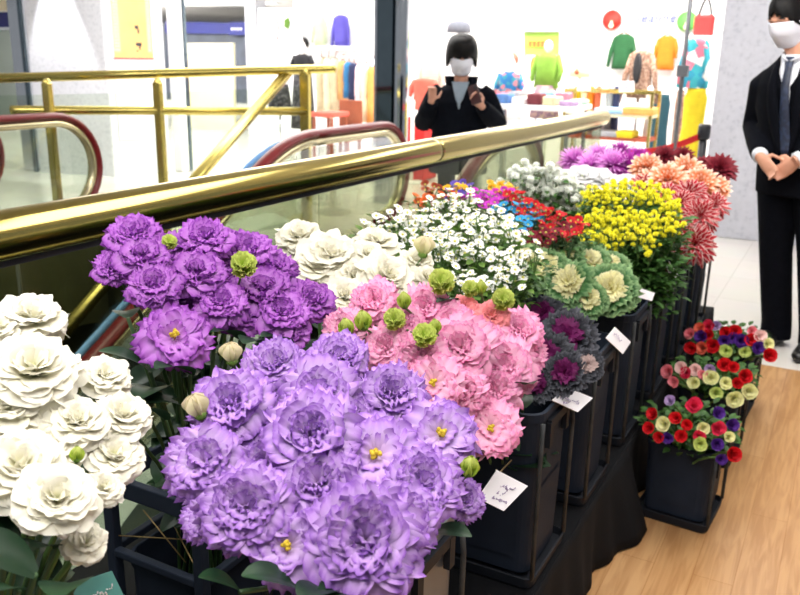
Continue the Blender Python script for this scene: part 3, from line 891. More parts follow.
# red clothing stack and red box left of the shopper
garment('jacket', 'red and white patterned jacket folded over a stand left of the shopper', 'jacket', 424, 78, 110, 26, 9.05, 'c_red2', .5, .2)
p = at(418, 122, Y=9.0)
t = thing('display_box', 'red display box on the floor left of the shopper', 'box', (p.x, p.y, 0))
mb = MB(); mb.box((0, 0, .38), (.36, .36, .74)); mb.build('box', 'c_red', t, False, bevel=.01)
mb = MB(); mb.box((0, 0, .765), (.40, .40, .03)); mb.build('lid', 'c_white_cloth', t, False, bevel=.005)
p = at(413, 100, Y=8.7)
t = thing('sign_stand', 'thin white stand beside the chrome column', 'stand', (p.x, p.y, 0))
mb = MB(); mb.tube([(0, 0, 0), (0, 0, p.z)], .022, 10); mb.build('post', 'manne', t)
mb = MB(); mb.lathe([(0, 0), (.14, 0), (.14, .015), (0, .02)], 16); mb.build('base', 'manne', t)
# pink print on the wall, pale hat
mb, P = flat('', [(413, 31), (437, 31), (436, 66), (414, 66)], 11.18, .03, '', '', '')
t = thing('wall_print', 'pale pink floral print on the white wall left of the shopper', 'print', tuple(P[0])); M['floral'] = pattern_mat('pink_floral_print', [(246, 240, 244), (232, 176, 200), (248, 244, 246), (240, 206, 220), (250, 246, 248)], 9); mb.build('sheet', 'floral', t, False, P[0])

q = at(459, 27.5, Y=9.7)
t = thing('hat_stand', 'pale grey hat on a slim stand behind the head of the shopper in black', 'hat', (q.x, q.y, 0))
mb = MB(); mb.lathe([(0, q.z - .058), (.15, q.z - .06), (.14, q.z + .02), (.11, q.z + .06), (.05, q.z + .075), (0, q.z + .078)], 18); M['hat_grey'] = mat('grey_felt', (104, 106, 116), .9, 0, .08, 30); mb.build('hat', 'hat_grey', t)
mb = MB(); mb.tube([(0, 0, 0), (0, 0, q.z)], .012, 8); mb.lathe([(0, 0), (.12, 0), (.12, .012), (0, .02)], 16); mb.build('stand', 'chrome', t)
# wall shelf with the garments above it
mb, P = flat('', [(316, 46), (350, 46), (350, 50), (316, 50)], 10.9, .3, '', '', '')
o = mb.build('wall_shelf', 'c_white_cloth', None, False, bevel=.005); tag(o, 'narrow white wall shelf over the clothes rail', 'shelf')
garment('sweater', 'blue violet sweater on the wall above the white shelf', 'sweater', 341, 15, 46, 15, 11.02, 'c_purple_blue', .9, .25)
garment('blouse', 'pale sage green blouse on the wall left of the blue violet sweater', 'blouse', 320, 16, 46, 12, 11.02, 'c_pale_green', .8, .3)
# clothes rail
pL, pR = at(318, 57, Y=9.9), at(373, 66, Y=9.4)
t = thing('clothes_rail', 'chrome clothes rail crowded with beige, blue and pink clothes left of the chrome column', 'clothes rail', (pL.x, pL.y, 0))
d_ = pR - Vector((pL.x, pL.y, 0))
mb = MB(); mb.tube([(0, 0, pL.z), (d_.x, d_.y, pL.z)], .014, 8); mb.build('bar', 'chrome', t)
for q in ((0, 0), (d_.x, d_.y)):
    mb = MB(); mb.tube([(q[0], q[1], 0), (q[0], q[1], pL.z)], .014, 8); mb.box((q[0], q[1], .012), (.06, .4, .024)); mb.build('upright', 'chrome', t)
RAIL = [(322, 116, 'beige', 'long beige coat at the left end of the clothes rail'), (329, 118, 'cream', 'cream coat beside the long beige coat on the clothes rail'), (336, 112, 'beige', 'second beige coat on the clothes rail next to the tan jacket'), (343, 100, 'tan', 'tan jacket on the clothes rail left of the blue shirt'),
        (349, 98, 'blue', 'blue shirt on the clothes rail'), (354, 100, 'navy_cloth', 'navy shirt on the clothes rail right of the blue shirt'), (360, 122, 'pale_pink', 'pale pink dress on the clothes rail'), (366, 122, 'cream', 'cream dress between the pale pink dress and the orange one'), (372, 124, 'orange2', 'orange dress at the right end of the clothes rail')]
for i, (x, b, m, lb) in enumerate(RAIL):
    garment('hanging_garment', lb, 'clothes', x, 58 + i * 1.0, b, 9.5, 9.9 - .5 * i / 8, 'c_' + m, .45, .0, .25, 1.1, 1.2, 'clothes on the rail', True)
p = at(330, 114, Y=8.8)
t = thing('bench', 'low red-brown bench under the clothes rail', 'bench', (p.x, p.y, 0))
mb = MB(); mb.box((0, 0, p.z), (.32, .4, .06)); mb.build('seat', 'c_red2', t, False, bevel=.01)
for sx in (-.13, .13):
    for sy in (-.16, .16):
        mb = MB(); mb.box((sx, sy, p.z / 2 - .02), (.03, .03, p.z - .04)); mb.build('leg', 'wood_dark', t, False)
p = at(344, 112, Y=9.0)
t = thing('chair', 'red-brown wooden chair back beside the low bench', 'chair', (p.x, p.y, 0))
mb = MB(); mb.box((0, 0, .42), (.34, .34, .04)); mb.build('seat', 'wood_dark', t, False)
mb = MB(); mb.box((0, .16, .68), (.34, .03, .42)); mb.build('backrest', 'wood_dark', t, False, bevel=.01)
for sx in (-.14, .14):
    for sy in (-.14, .14):
        mb = MB(); mb.box((sx, sy, .2), (.035, .035, .4)); mb.build('leg', 'wood_dark', t, False)
# lime poster under its grey frame
mb, P = flat('', [(524, 32), (559, 32), (558, 78), (525, 78)], 9.9, .02, '', '', '')
t = thing('poster_stand', 'lime green poster with orange lettering on a grey-topped stand', 'poster', (P[0].x, P[0].y, 0)); oo = (P[0].x, P[0].y, 0)
mb.build('poster', 'lime_print', t, False, oo)
b, _ = flat('', [(526, 55), (557, 55), (557, 77), (526, 77)], 9.89, .008, '', '', ''); b.build('white_print', 'poster_white', t, False, oo)
b, _ = flat('', [(520, 27), (566, 26), (565, 31), (522, 32)], 9.85, .12, '', '', ''); b.build('top_rail', 'grey_frame', t, False, oo)
mb = MB()
for k in range(6):
    q = at(530 + k * 4.2, 44 - k * .1, Y=9.88); mb.box((q.x - oo[0], q.y - oo[1], q.z), (.035, .008, .06)); mb.box((q.x - oo[0] + .012, q.y - oo[1], q.z + .02), (.03, .008, .012))
mb.build('lettering', 'orange_print', t, False)
mb = MB()
for x, c in ((533, 0), (541, 1), (549, 0)):
    q = at(x, 66, Y=9.88); mb.ball((q.x - oo[0], q.y - oo[1] , q.z), (.035, .006, .11), 8, 6, mi=c)
mb.build('printed_figure', ['orange_print', 'letter_blue'], t)
q = at(541, 30, Y=9.95); mb = MB(); mb.tube([(q.x - oo[0], q.y - oo[1], 0), (q.x - oo[0], q.y - oo[1], q.z)], .015, 8); mb.box((q.x - oo[0], q.y - oo[1], .01), (.4, .3, .02)); mb.build('stand', 'steel', t)
# round signs, lettering and red bag
for nm, x, y, m, lb in (('round_sign', 612, 20, 'sign_red', 'red round sign on the white shop wall'), ('round_sign', 687, 21.5, 'sign_green', 'green round sign on the white shop wall')):
    q = at(x, y, Y=11.18); t = thing(nm, lb, 'sign', tuple(q), 0, None)
    mb = MB(); mb.lathe([(0, -.02), (.118, -.02), (.122, 0), (.118, .02), (0, .02)], 30, ax=Matrix.Rotation(PI / 2, 3, 'X')); mb.build('disc', m, t)
    mb = MB(); mb.ball((.0, -.022, -.07), (.035, .006, .035), 10, 6); mb.ball((0, -.022, -.035), (.02, .006, .03), 8, 6); mb.build('emblem', 'c_cream', t)
q = at(636, 22, Y=11.2)
t = thing('shop_lettering', 'pale blue script lettering on the white wall between the round signs', 'sign', tuple(q))
fc = bpy.data.curves.new('lettering', 'FONT'); fc.body = 'Jeanne'; fc.size = .165; fc.extrude = .006; fc.space_character = 1.12; fc.shear = .2
tmp = bpy.data.objects.new('lettering', fc); COL.objects.link(tmp); dg = bpy.context.evaluated_depsgraph_get(); lm = bpy.data.meshes.new_from_object(tmp.evaluated_get(dg)); bpy.data.objects.remove(tmp)
lm.materials.clear(); lm.materials.append(M['letter_blue'])
fo = link(lm, 'lettering', t); fo.rotation_euler = (PI / 2, 0, 0); fo.location = (0, .015, .0)
q = at(704, 26, Y=10.4)
t = thing('handbag', 'red-orange handbag with black straps hanging beside the grey pillar', 'bag', (q.x, q.y, q.z - .12))
mb = MB(); mb.box((0, 0, .12), (.22, .09, .24)); mb.build('bag_body', 'c_red', t, False, bevel=.03)
for s in (-.03, .03):
    mb = MB(); mb.tube(bez((-.07, s, .23), (0, s, .6), (.07, s, .23), 8), .008, 6); mb.build('strap', 'black_plastic', t)
q = at(703, 37, Y=10.4)
mb = MB(); mb.box((q.x, q.y, q.z), (.36, .25, .025)); o = mb.build('wall_shelf', 'c_white_cloth', None, False); tag(o, 'small white shelf under the red handbag', 'shelf')
# necklace bust
q = at(580, 72, Y=9.9)
t = thing('jewellery_stand', 'cream necklace bust with a dark pendant right of the lime poster', 'display stand', (q.x, q.y, 0))
mb = MB(); mb.lathe([(.12, q.z - .06), (.13, q.z + .04), (.09, q.z + .12), (.035, q.z + .16), (.03, q.z + .26), (0, q.z + .27)], 16); mb.build('bust', 'c_cream', t)
mb = MB(); mb.tube([(-.06, -.11, q.z + .12), (0, -.13, q.z + .02), (.06, -.11, q.z + .12)], .006, 6); mb.ball((0, -.13, q.z), .03, 8, 6); mb.build('necklace', 'wood_dark', t)
mb = MB(); mb.tube([(0, 0, 0), (0, 0, q.z - .05)], .02, 8); mb.lathe([(0, 0), (.15, 0), (.15, .012), (0, .02)], 16); mb.build('stand', 'chrome', t)
# counter of folded goods
p = at(535, 104, Y=8.3)
t = thing('display_table', 'white display table of folded goods behind the brass handrail', 'table', (p.x, p.y, 0))
mb = MB(); mb.box((0, 0, p.z - .02), (1.0, .7, .05)); mb.build('tabletop', 'c_white_cloth', t, False, bevel=.008)
for sx in (-.45, .45):
    for sy in (-.3, .3):
        mb = MB(); mb.box((sx, sy, p.z / 2 - .03), (.04, .04, p.z - .06)); mb.build('leg', 'chrome', t, False)
g = random.Random(21)
GOODS = ['pink', 'blue', 'white', 'dark red', 'cream', 'lilac', 'red', 'grey', 'beige', 'sky blue', 'rose', 'mint']
GC = [(226, 150, 170), (90, 130, 190), (240, 240, 240), (120, 50, 60), (236, 220, 180), (190, 160, 200), (210, 70, 70), (150, 150, 156), (210, 190, 160), (150, 190, 220), (220, 120, 140), (180, 214, 190)]
for k in range(12):
    M['goods%d' % k] = mat(GOODS[k].replace(' ', '_') + '_folded_cloth', GC[k], .8, 0, .15, 30)
    x, y = -.42 + .168 * (k % 6), -.2 + .36 * (k // 6)
    o = MB(); h = g.uniform(.05, .12)
    o.box((0, 0, h / 2), (.14, .2, h)); ob = o.build('folded_cloth', 'goods%d' % k, None, False, bevel=.015)
    ob.location = (p.x + x, p.y + y, p.z + .006); ob.rotation_euler = (0, 0, g.uniform(-.2, .2))
    tag(ob, 'folded %s cloth on the white display table behind the handrail' % GOODS[k], 'folded cloth', 'folded goods on the table')
# gold shelf rack
q0, q1 = at(566, 90, Y=9.3), at(653, 92, Y=9.3)
t = thing('shelf_rack', 'gold framed shelf rack with folded clothes in front of the tweed cardigan', 'rack', (q0.x, q0.y, 0))
w_ = q1.x - q0.x; zt = q0.z
for x in (0, w_):
    for y in (0, .38):
        mb = MB(); mb.box((x, y, zt / 2), (.03, .03, zt)); mb.build('post', 'brass2', t, False)
mb = MB(); mb.box((w_ / 2, 0, zt), (w_ + .03, .035, .035)); mb.box((w_ / 2, .38, zt), (w_ + .03, .035, .035)); mb.build('top_bar', 'brass2', t, False)
for py_, m in ((115, 'c_cream'), (138, 'c_rustred')):
    z = at(600, py_, Y=9.3).z
    mb = MB(); mb.box((w_ / 2, .19, z), (w_, .38, .035)); mb.build('shelf', m, t, False)
for (px, py_, lb, m, wd, z_) in [(612, 113, 'pale blue folded jumper on the upper shelf of the gold rack', 'goods9', .34, .06), (640, 112, 'orange folded jumper on the upper shelf of the gold rack', 'c_orange2', .34, .08), (608, 136, 'grey folded jumper on the lower shelf of the gold rack', 'goods7', .3, .06), (627, 135, 'mustard folded jumper on the lower shelf of the gold rack', 'c_yellow', .2, .07)]:
    z = at(600, 115 if py_ < 120 else 138, Y=9.3).z + .018
    q = at(px, py_, Y=9.42); mb = MB(); mb.box((0, 0, z_ / 2), (wd, .3, z_)); o = mb.build('folded_jumper', m, None, False, bevel=.02); o.location = (q.x, q.y, z); tag(o, lb, 'folded clothes', 'folded jumpers on the gold rack')
HANG = [(568, 'grey', 'grey garment at the left end of the gold rack'), (574, 'yellow', 'yellow garment beside the grey one on the gold rack'), (581, 'cream', 'cream garment behind the left price card'), (588, 'orange', 'orange garment right of the left price card'), (595, 'rustred', 'rust garment next to the orange one on the gold rack'), (601, 'white_cloth', 'white garment in the middle of the gold rack'), (607, 'grey', 'grey striped garment in the middle of the gold rack'), (613, 'navy_cloth', 'dark grey-blue garment left of the right price card'), (646, 'white_cloth', 'white garment at the right end of the gold rack')]
for x, m, lb in HANG:
    garment('hanging_garment', lb, 'clothes', x, 86, 136, 8, 9.75, 'c_' + m, 0, 0, .4, 1.1, 1.3, 'garments on the gold rack')
for x0, x1, y0, y1, lb in ((577, 590, 79, 91, 'white price card standing on the left of the gold rack'), (619, 634, 81, 92, 'white price card standing on the right of the gold rack')):
    b, P = flat('', [(x0, y0), (x1, y0), (x1, y1), (x0, y1)], 9.27, .014, '', '', '')
    t = thing('price_card', lb, 'price card', tuple(P[3]), 0, 'price cards on the gold rack'); b.build('card', 'card', t, False, P[3])
    mb = MB()
    for k in range(3):
        q = at(x0 + 4 + k * 2.2, (y0 + y1) / 2 + 1, Y=9.265); mb.box((q.x - P[3].x, q.y - P[3].y, q.z - P[3].z), (.014, .004, .02))
    mb.build('print', 'ink', t, False)
# grey pole with a clamp, belt barrier
p0, p1 = at(692, -12, Y=6.9), None
t = thing('display_pole', 'slim grey pole with a clamp rising in front of the clothes shop', 'pole', (p0.x, p0.y, 0))
mb = MB(); mb.tube([(0, 0, 0), (0, 0, 2.66)], .017, 12); mb.build('pole', 'grey_pole', t)
q = at(683, 71, Y=6.9); mb = MB(); mb.box((0, 0, q.z), (.085, .06, .09)); mb.build('clamp', 'grey_pole', t, False, bevel=.008)
mb = MB(); mb.lathe([(0, 0), (.15, 0), (.15, .015), (.03, .03), (0, .03)], 20); mb.build('base', 'grey_pole', t)
q = at(705, 124, Y=7.1)
t = thing('barrier_post', 'black belt barrier post with a red belt beside the grey pillar', 'barrier', (q.x, q.y, 0))
mb = MB(); mb.tube([(0, 0, 0), (0, 0, q.z - .05)], .032, 14); mb.build('post', 'black_plastic', t)
mb = MB(); mb.lathe([(.045, q.z - .12), (.05, q.z - .1), (.05, q.z - .02), (.04, q.z), (0, q.z)], 16); mb.build('head', 'black_plastic', t)
mb = MB(); mb.lathe([(0, 0), (.17, 0), (.17, .02), (.05, .05), (0, .05)], 22); mb.build('base', 'black_plastic', t)
a_, b_ = at(701, 136, Y=7.1), at(624, 153, Y=6.5)
mb = MB(); n = 10; vs, fs = [], []
for k in range(n + 1):
    p = a_.lerp(b_, k / n) - Vector((q.x, q.y, 0)); s = -.04 * math.sin(PI * k / n)
    for dz, dy in ((.028, 0), (-.028, 0), (-.028, .004), (.028, .004)): vs.append((p.x, p.y + dy, p.z + s + dz))
for k in range(n):
    for i in range(4): fs.append((4 * k + i, 4 * k + (i + 1) % 4, 4 * k + 4 + (i + 1) % 4, 4 * k + 4 + i))
mb.add(vs, fs); mb.build('red_belt', 'belt_red', t, False)
t = thing('barrier_post', 'far belt barrier post hidden behind the pink chrysanthemums', 'barrier', (b_.x - .04, b_.y, 0))
mb = MB(); mb.tube([(0, 0, 0), (0, 0, b_.z + .03)], .032, 14); mb.lathe([(.045, b_.z - .06), (.05, b_.z + .05), (0, b_.z + .06)], 16); mb.build('post', 'black_plastic', t)
mb = MB(); mb.lathe([(0, 0), (.17, 0), (.17, .02), (.05, .05), (0, .05)], 22); mb.build('base', 'black_plastic', t)

# ================================================================ PEOPLE
def remesh(o, vox, smooth=6):
    r = o.modifiers.new('skin_over', 'REMESH'); r.mode = 'VOXEL'; r.voxel_size = vox; r.use_smooth_shade = True
    s = o.modifiers.new('relax', 'SMOOTH'); s.iterations = smooth; s.factor = .5
    return o
def ring_loft(mb, rings, n=24):
    """rings: (centre, half width, half depth) stacked."""
    vs, fs = [], []
    for c, a, b in rings:
        for i in range(n):
            t = 2 * PI * i / n
            vs.append((c[0] + a * math.copysign(abs(math.cos(t)) ** .9, math.cos(t)), c[1] + b * math.copysign(abs(math.sin(t)) ** .9, math.sin(t)), c[2]))
    for j in range(len(rings) - 1):
        for i in range(n): fs.append((j * n + i, j * n + (i + 1) % n, (j + 1) * n + (i + 1) % n, (j + 1) * n + i))
    fs += [tuple(range(n))[::-1], tuple((len(rings) - 1) * n + i for i in range(n))]
    mb.add(vs, fs)
def head_mesh(s=1.0):
    """Head centred at the origin, face towards -y, about .23 m tall."""
    mb = MB()
    ring_loft(mb, [((0, -.035, -.118), .022, .020), ((0, -.03, -.108), .040, .042), ((0, -.018, -.085), .056, .070), ((0, -.006, -.05), .068, .086), ((0, 0, -.01), .074, .094), ((0, .004, .03), .076, .097), ((0, .008, .065), .071, .092), ((0, .01, .095), .054, .070), ((0, .01, .112), .024, .034)])
    mb.tube([(0, -.092, .012), (0, -.106, -.018), (0, -.112, -.032), (0, -.098, -.040)], [.008, .011, .015, .010], 8)   # nose
    mb.tube([(-.030, -.092, -.066), (0, -.099, -.064), (.030, -.092, -.066)], [.006, .009, .006], 8)                    # lips
    mb.tube([(-.052, -.076, .022), (-.028, -.094, .028), (0, -.096, .022), (.028, -.094, .028), (.052, -.076, .022)], .008, 8)  # brow ridge
    for q in (-1, 1):
        mb.tube([(q * .076, .006, -.03), (q * .086, .014, -.008), (q * .084, .02, .018), (q * .074, .01, .024)], [.010, .013, .012, .008], 8)  # ears
    return mb
def hand(mb, wrist, fwd, side, up, curl, L=.18, thumb=1):
    """A palm with four unequal bent fingers and a thumb leaving its side; fwd to the fingertips, side towards the thumb, up out of the back of the hand."""
    W = Vector(wrist); f = Vector(fwd).normalized(); u = (Vector(up) - f * Vector(up).dot(f)).normalized(); s = f.cross(u) * (1 if f.cross(u).dot(Vector(side)) > 0 else -1)
    k = L / .18
    mb.tube([W - f * .02 * k, W + f * .02 * k, W + f * .055 * k, W + f * .092 * k], [(.026 * k, .019 * k), (.034 * k, .018 * k), (.041 * k, .016 * k), (.039 * k, .013 * k)], 12, ref=tuple(s))
    for i, (o, ln) in enumerate(((.030, .072), (.010, .082), (-.011, .076), (-.031, .060))):
        p = W + f * .088 * k + s * o * k; d = f.copy(); pts = [W + f * .05 * k + s * o * .8 * k, p]
        for seg, fr in enumerate((.45, .32, .25)):
            d = (Matrix.Rotation(curl * (.7 + .5 * seg) , 3, s if (f.cross(s)).dot(u) < 0 else -s) @ d)
            p = p + d * ln * fr * k; pts.append(p)
        mb.tube(pts, [.0085 * k, .0095 * k, .0088 * k, .008 * k, .0062 * k], 8)
    b = W + f * .022 * k + s * .026 * k
    mb.tube([b, b + (f * .4 + s * .8 - u * .3).normalized() * .036 * k, b + (f * .4 + s * .8 - u * .3).normalized() * .036 * k + (f * .9 + s * .25 - u * .35 * thumb).normalized() * .034 * k, b + (f * .4 + s * .8 - u * .3).normalized() * .036 * k + (f * .9 + s * .15 - u * .5 * thumb).normalized() * .056 * k], [.013 * k, .0115 * k, .010 * k, .008 * k], 8)
def mask_mesh():
    mb = MB()
    def fn(a, b):
        th = (a - .5) * R_(170); z = -.112 + .118 * b
        bul = .012 * math.cos(th) ** 2 * math.sin(PI * min(1, b * 1.0)) + .018 * math.exp(-(th / .28) ** 2) * (b ** .7)
        rx, ry = .082 - .018 * (1 - b) ** 2, .104 - .035 * (1 - b) ** 2
        return ((rx + bul * .4) * math.sin(th), -.004 - (ry + bul) * math.cos(th) + .0, z + .010 * math.cos(th) * b - .006 * math.sin(PI * b) * math.cos(3 * PI * b) )
    mb.grid(fn, 24, 10)
    for q in (-1, 1):
        for z in (-.085, 0.0):
            mb.tube([(q * .081, -.012, z), (q * .088, .012, z * .4 + .004), (q * .086, .03, -.004)], .0022, 5)
    return mb
def put_face(parent, Mh, skin_dark, with_mouth=False):
    for q in (-1, 1):
        mb = MB(); mb.ball((q * .031, -.086, .004), (.015, .010, .0055), 12, 8); o = mb.build('eye', 'shoe', parent); o.matrix_local = Mh
        mb = MB(); mb.tube([(q * .014, -.097, .026), (q * .032, -.096, .033), (q * .05, -.082, .026)], [.003, .0045, .0025], 6); o = mb.build('eyebrow', 'hair', parent); o.matrix_local = Mh
def hair_mesh(style):
    mb = MB(); n = 36
    def fn(a, b):
        th = 2 * PI * a; face = max(0, -math.sin(th))           # 1 straight in front
        if style == 'short':
            low = (.046 + .010 * math.sin(19 * th) + .008 * math.sin(31 * th)) * face ** 1.2 + (-.045) * (1 - face)
            zz = low + (.128 - low) * math.sin(b * PI / 2)
            k = math.cos(b * PI / 2) ** .62
            lump = 1 + .035 * math.sin(9 * th + 3 * b) * (1 - b)
            return (.086 * k * math.cos(th) * lump, .008 + .110 * k * math.sin(th) * lump, zz)
        low = (.016 + .008 * math.sin(23 * th)) * min(1, face * 1.35) ** 1.5 + (-.08 + .01 * math.sin(17 * th)) * (1 - min(1, face * 1.35) ** 1.5)
        zz = low + (.136 - low) * math.sin(b * PI / 2)
        k = math.cos(b * PI / 2) ** .46
        fl = 1 - .13 * (1 - b) ** 3 + .02 * math.sin(14 * th)
        return (.120 * k * math.cos(th) * fl, .008 + .128 * k * math.sin(th) * fl, zz)
    mb.grid(fn, n, 12, closed_u=True)
    return mb
# ---- man in the dark suit
mp = at(788, 352, Z=0)
mx, my = -.105, 4.58
man = thing('person', 'man in a black suit, navy tie and white face mask standing with folded hands', 'person', (mx, my, 0), R_(-22))
HEADM = Vector((-.035, -.035, 1.628))
Mh = Matrix.Translation(HEADM) @ Euler((R_(14), 0, R_(-12))).to_matrix().to_4x4()
mb = MB()
mb.merge(head_mesh(), Mh)
mb.tube([(0, .0, 1.40), (0, -.01, 1.50), HEADM + Vector((0, .01, -.06))], [.066, .060, .058], 14)
ring_loft(mb, [((0, 0, .92), .13, .085), ((0, 0, 1.05), .13, .085), ((0, 0, 1.28), .155, .092), ((0, 0, 1.38), .145, .08), ((0, 0, 1.44), .07, .05)])
RW, LW = Vector((-.085, -.20, .985)), Vector((.082, -.205, .985))
SH = {-1: Vector((-.148, .0, 1.355)), 1: Vector((.148, .0, 1.355))}
EL = {-1: Vector((-.245, .03, 1.11)), 1: Vector((.245, .03, 1.11))}
for q, Wv in ((-1, RW), (1, LW)):
    mb.tube([SH[q], EL[q], Wv], [.045, .038, .028], 10)
hand(mb, RW, (.78, -.28, -.56), (.2, -.3, .9), (-.2, -.95, .1), .35, .165)
hand(mb, LW + Vector((0, .02, 0)), (-.80, -.02, -.58), (-.2, -.2, .9), (.2, -.95, .1), .4, .165)
for q in (-1, 1):
    mb.tube([(q * .085, 0, .93), (q * .09, -.01, .5), (q * .095, .01, .1)], [.075, .05, .038], 10)
    mb.tube([(q * .095, .02, .06), (q * .10, -.12, .04)], [.036, .03], 8)
remesh(mb.build('body', 'skin', man), .006, 4)
put_face(man, Mh, None)
o = mask_mesh().build('face_mask', 'mask', man); o.matrix_local = Mh
sm = o.modifiers.new('thick', 'SOLIDIFY'); sm.thickness = .003
o = hair_mesh('short').build('hair', 'hair', man); o.matrix_local = Mh
sm = o.modifiers.new('thick', 'SOLIDIFY'); sm.thickness = .006
# jacket: body, sleeves and open front
mb = MB()
ring_loft(mb, [((0, .0, .80), .205, .135), ((0, .0, .92), .198, .135), ((0, 0, 1.08), .185, .125), ((0, .0, 1.22), .205, .130), ((0, 0, 1.33), .195, .125), ((0, .0, 1.395), .170, .098), ((0, .005, 1.440), .118, .075), ((0, .01, 1.480), .082, .065)], 32)
for q, Wv in ((-1, RW), (1, LW)):
    d = (Wv - EL[q]).normalized()
    mb.tube([SH[q] + Vector((q * -.02, 0, .01)), SH[q] + Vector((q * .035, 0, -.04)), SH[q].lerp(EL[q], .55) + Vector((q * .012, .01, 0)), EL[q], EL[q].lerp(Wv, .5), Wv - d * .035], [.058, .068, .064, .058, .054, .047], 16)
remesh(mb.build('jacket', 'suit', man), .009, 6)
for q, Wv in ((-1, RW), (1, LW)):
    d = (Wv - EL[q]).normalized(); mb = MB(); mb.tube([Wv - d * .05, Wv - d * .012], [.040, .039], 16); mb.build('shirt_cuff', 'shirt', man)
def chest(x, z):
    """Front surface of the jacket."""
    t = [(.80, .205, .135), (.92, .198, .135), (1.08, .185, .125), (1.22, .205, .130), (1.33, .215, .125), (1.405, .205, .098), (1.445, .14, .075), (1.475, .085, .065)]
    for (z0, a0, b0), (z1, a1, b1) in zip(t, t[1:]):
        if z0 <= z <= z1:
            k = (z - z0) / (z1 - z0); a, b = a0 + (a1 - a0) * k, b0 + (b1 - b0) * k
            return -b * math.sqrt(max(0, 1 - min(1, abs(x) / a) ** 2.2)) ** .9
    return -.06
mb = MB(); mb.grid(lambda a, b: ((a - .5) * 2 * (.010 + .048 * b ** 1.1), chest(0, 1.0 + .475 * b) - .004 + abs(a - .5) * .02, 1.0 + .475 * b), 8, 14); o = mb.build('shirt', 'shirt', man)
sm = o.modifiers.new('thick', 'SOLIDIFY'); sm.thickness = .006
mb = MB(); mb.grid(lambda a, b: ((a - .5) * 2 * (.030 - .014 * b if b < .93 else .021), chest(0, 1.01 + .455 * b) - .013 - .006 * math.cos((a - .5) * 3) - (.008 if b > .93 else 0), 1.01 + .455 * b), 6, 16); o = mb.build('tie', 'tie', man)
sm = o.modifiers.new('thick', 'SOLIDIFY'); sm.thickness = .006
for q in (-1, 1):
    mb = MB(); mb.grid(lambda a, b: (q * ((.010 + .046 * b ** 1.1) + a * (.055 * math.sin(PI * min(1, .1 + b * .85)))), chest(.04, 1.0 + .44 * b) - .010 - .008 * math.sin(PI * a), 1.0 + .44 * b), 3, 12); o = mb.build('lapel', 'suit', man)
    sm = o.modifiers.new('thick', 'SOLIDIFY'); sm.thickness = .006
    mb = MB(); mb.tube([(q * .006, -.092, 1.438), (q * .036, -.078, 1.456), (q * .058, -.03, 1.474), (q * .056, .03, 1.484)], [(.006, .017)] * 4, 8); mb.build('collar', 'shirt', man)
mb = MB()
for q in (-1, 1):
    mb.tube([(q * .06, 0, .97), (q * .092, 0, .86), (q * .10, -.012, .50), (q * .10, .008, .12), (q * .102, .0, .035)], [.10, .108, .082, .076, .078], 18)
remesh(mb.build('trousers', 'suit', man), .010, 5)
for q in (-1, 1):
    mb = MB(); mb.tube([(q * .10, .07, .045), (q * .10, .0, .05), (q * .106, -.10, .042), (q * .112, -.19, .028), (q * .112, -.215, .024)], [(.038, .044), (.042, .048), (.046, .040), (.036, .027), (.018, .015)], 14, ref=(1, 0, 0)); mb.build('shoe', 'shoe', man)
# he leans over towards the flowers, soles flat on the floor
bpy.context.view_layer.update()
LEAN = Matrix.Identity(4); LEAN[0][2] = -.115; LEAN[1][2] = -.045
for o in list(man.children):
    ml = o.matrix_local.copy(); o.data.transform(LEAN @ ml); o.matrix_local = Matrix.Identity(4)
# ---- shopper in black looking at a phone
wp = at(462, 60, Y=6.05)
sx_, sy_ = wp.x, 6.05
wom = thing('person', 'person with black hair and white mask in a black coat, looking at a phone', 'person', (sx_, sy_, 0), R_(20))
HZ = wp.z
dz = HZ - 1.46
HW = Vector((0, -.04, HZ + .03))
Mw = Matrix.Translation(HW) @ Euler((R_(20), R_(0), R_(6))).to_matrix().to_4x4() @ Matrix.Scale(1.14, 4)
mb = MB(); mb.merge(head_mesh(), Mw)
mb.tube([(0, .01, HZ - .24), HW + Vector((0, .02, -.06))], [.055, .052], 12)
ring_loft(mb, [((0, 0, .8), .13, .09), ((0, 0, 1.0), .12, .085), ((0, 0, HZ - .28), .14, .085), ((0, 0, HZ - .2), .06, .05)])
S2 = {-1: Vector((-.165, .02, HZ - .235)), 1: Vector((.165, .02, HZ - .235))}
E2 = {-1: Vector((-.285, -.02, HZ - .48)), 1: Vector((.295, .0, HZ - .47))}
W2 = {-1: Vector((-.205, -.20, HZ - .30)), 1: Vector((.18, -.245, HZ - .33))}
for q in (-1, 1):
    mb.tube([S2[q], E2[q], W2[q]], [.042, .036, .026], 10)
    mb.tube([(q * .08, 0, .85), (q * .085, 0, .45), (q * .09, .01, .08)], [.07, .045, .034], 10); mb.tube([(q * .09, .02, .05), (q * .095, -.11, .035)], [.034, .028], 8)
hand(mb, W2[-1], (.10, -.1, 1), (.9, -.3, 0), (-.3, -.9, .1), 1.0, .165)
hand(mb, W2[1], (-.65, -.25, .72), (.3, .0, .9), (.25, -.95, .1), .55, .165)
remesh(mb.build('body', 'skin_pale', wom), .006, 4)
put_face(wom, Mw, None)
o = mask_mesh().build('face_mask', 'mask', wom); o.matrix_local = Mw
sm = o.modifiers.new('thick', 'SOLIDIFY'); sm.thickness = .003
o = hair_mesh('bob').build('hair', 'hair', wom); o.matrix_local = Mw
sm = o.modifiers.new('thick', 'SOLIDIFY'); sm.thickness = .014
mb = MB()
ring_loft(mb, [((0, .0, .55), .235, .17), ((0, .0, .8), .225, .165), ((0, 0, HZ - .46), .205, .15), ((0, .0, HZ - .32), .215, .145), ((0, 0, HZ - .23), .195, .105), ((0, .01, HZ - .185), .12, .085)], 30)
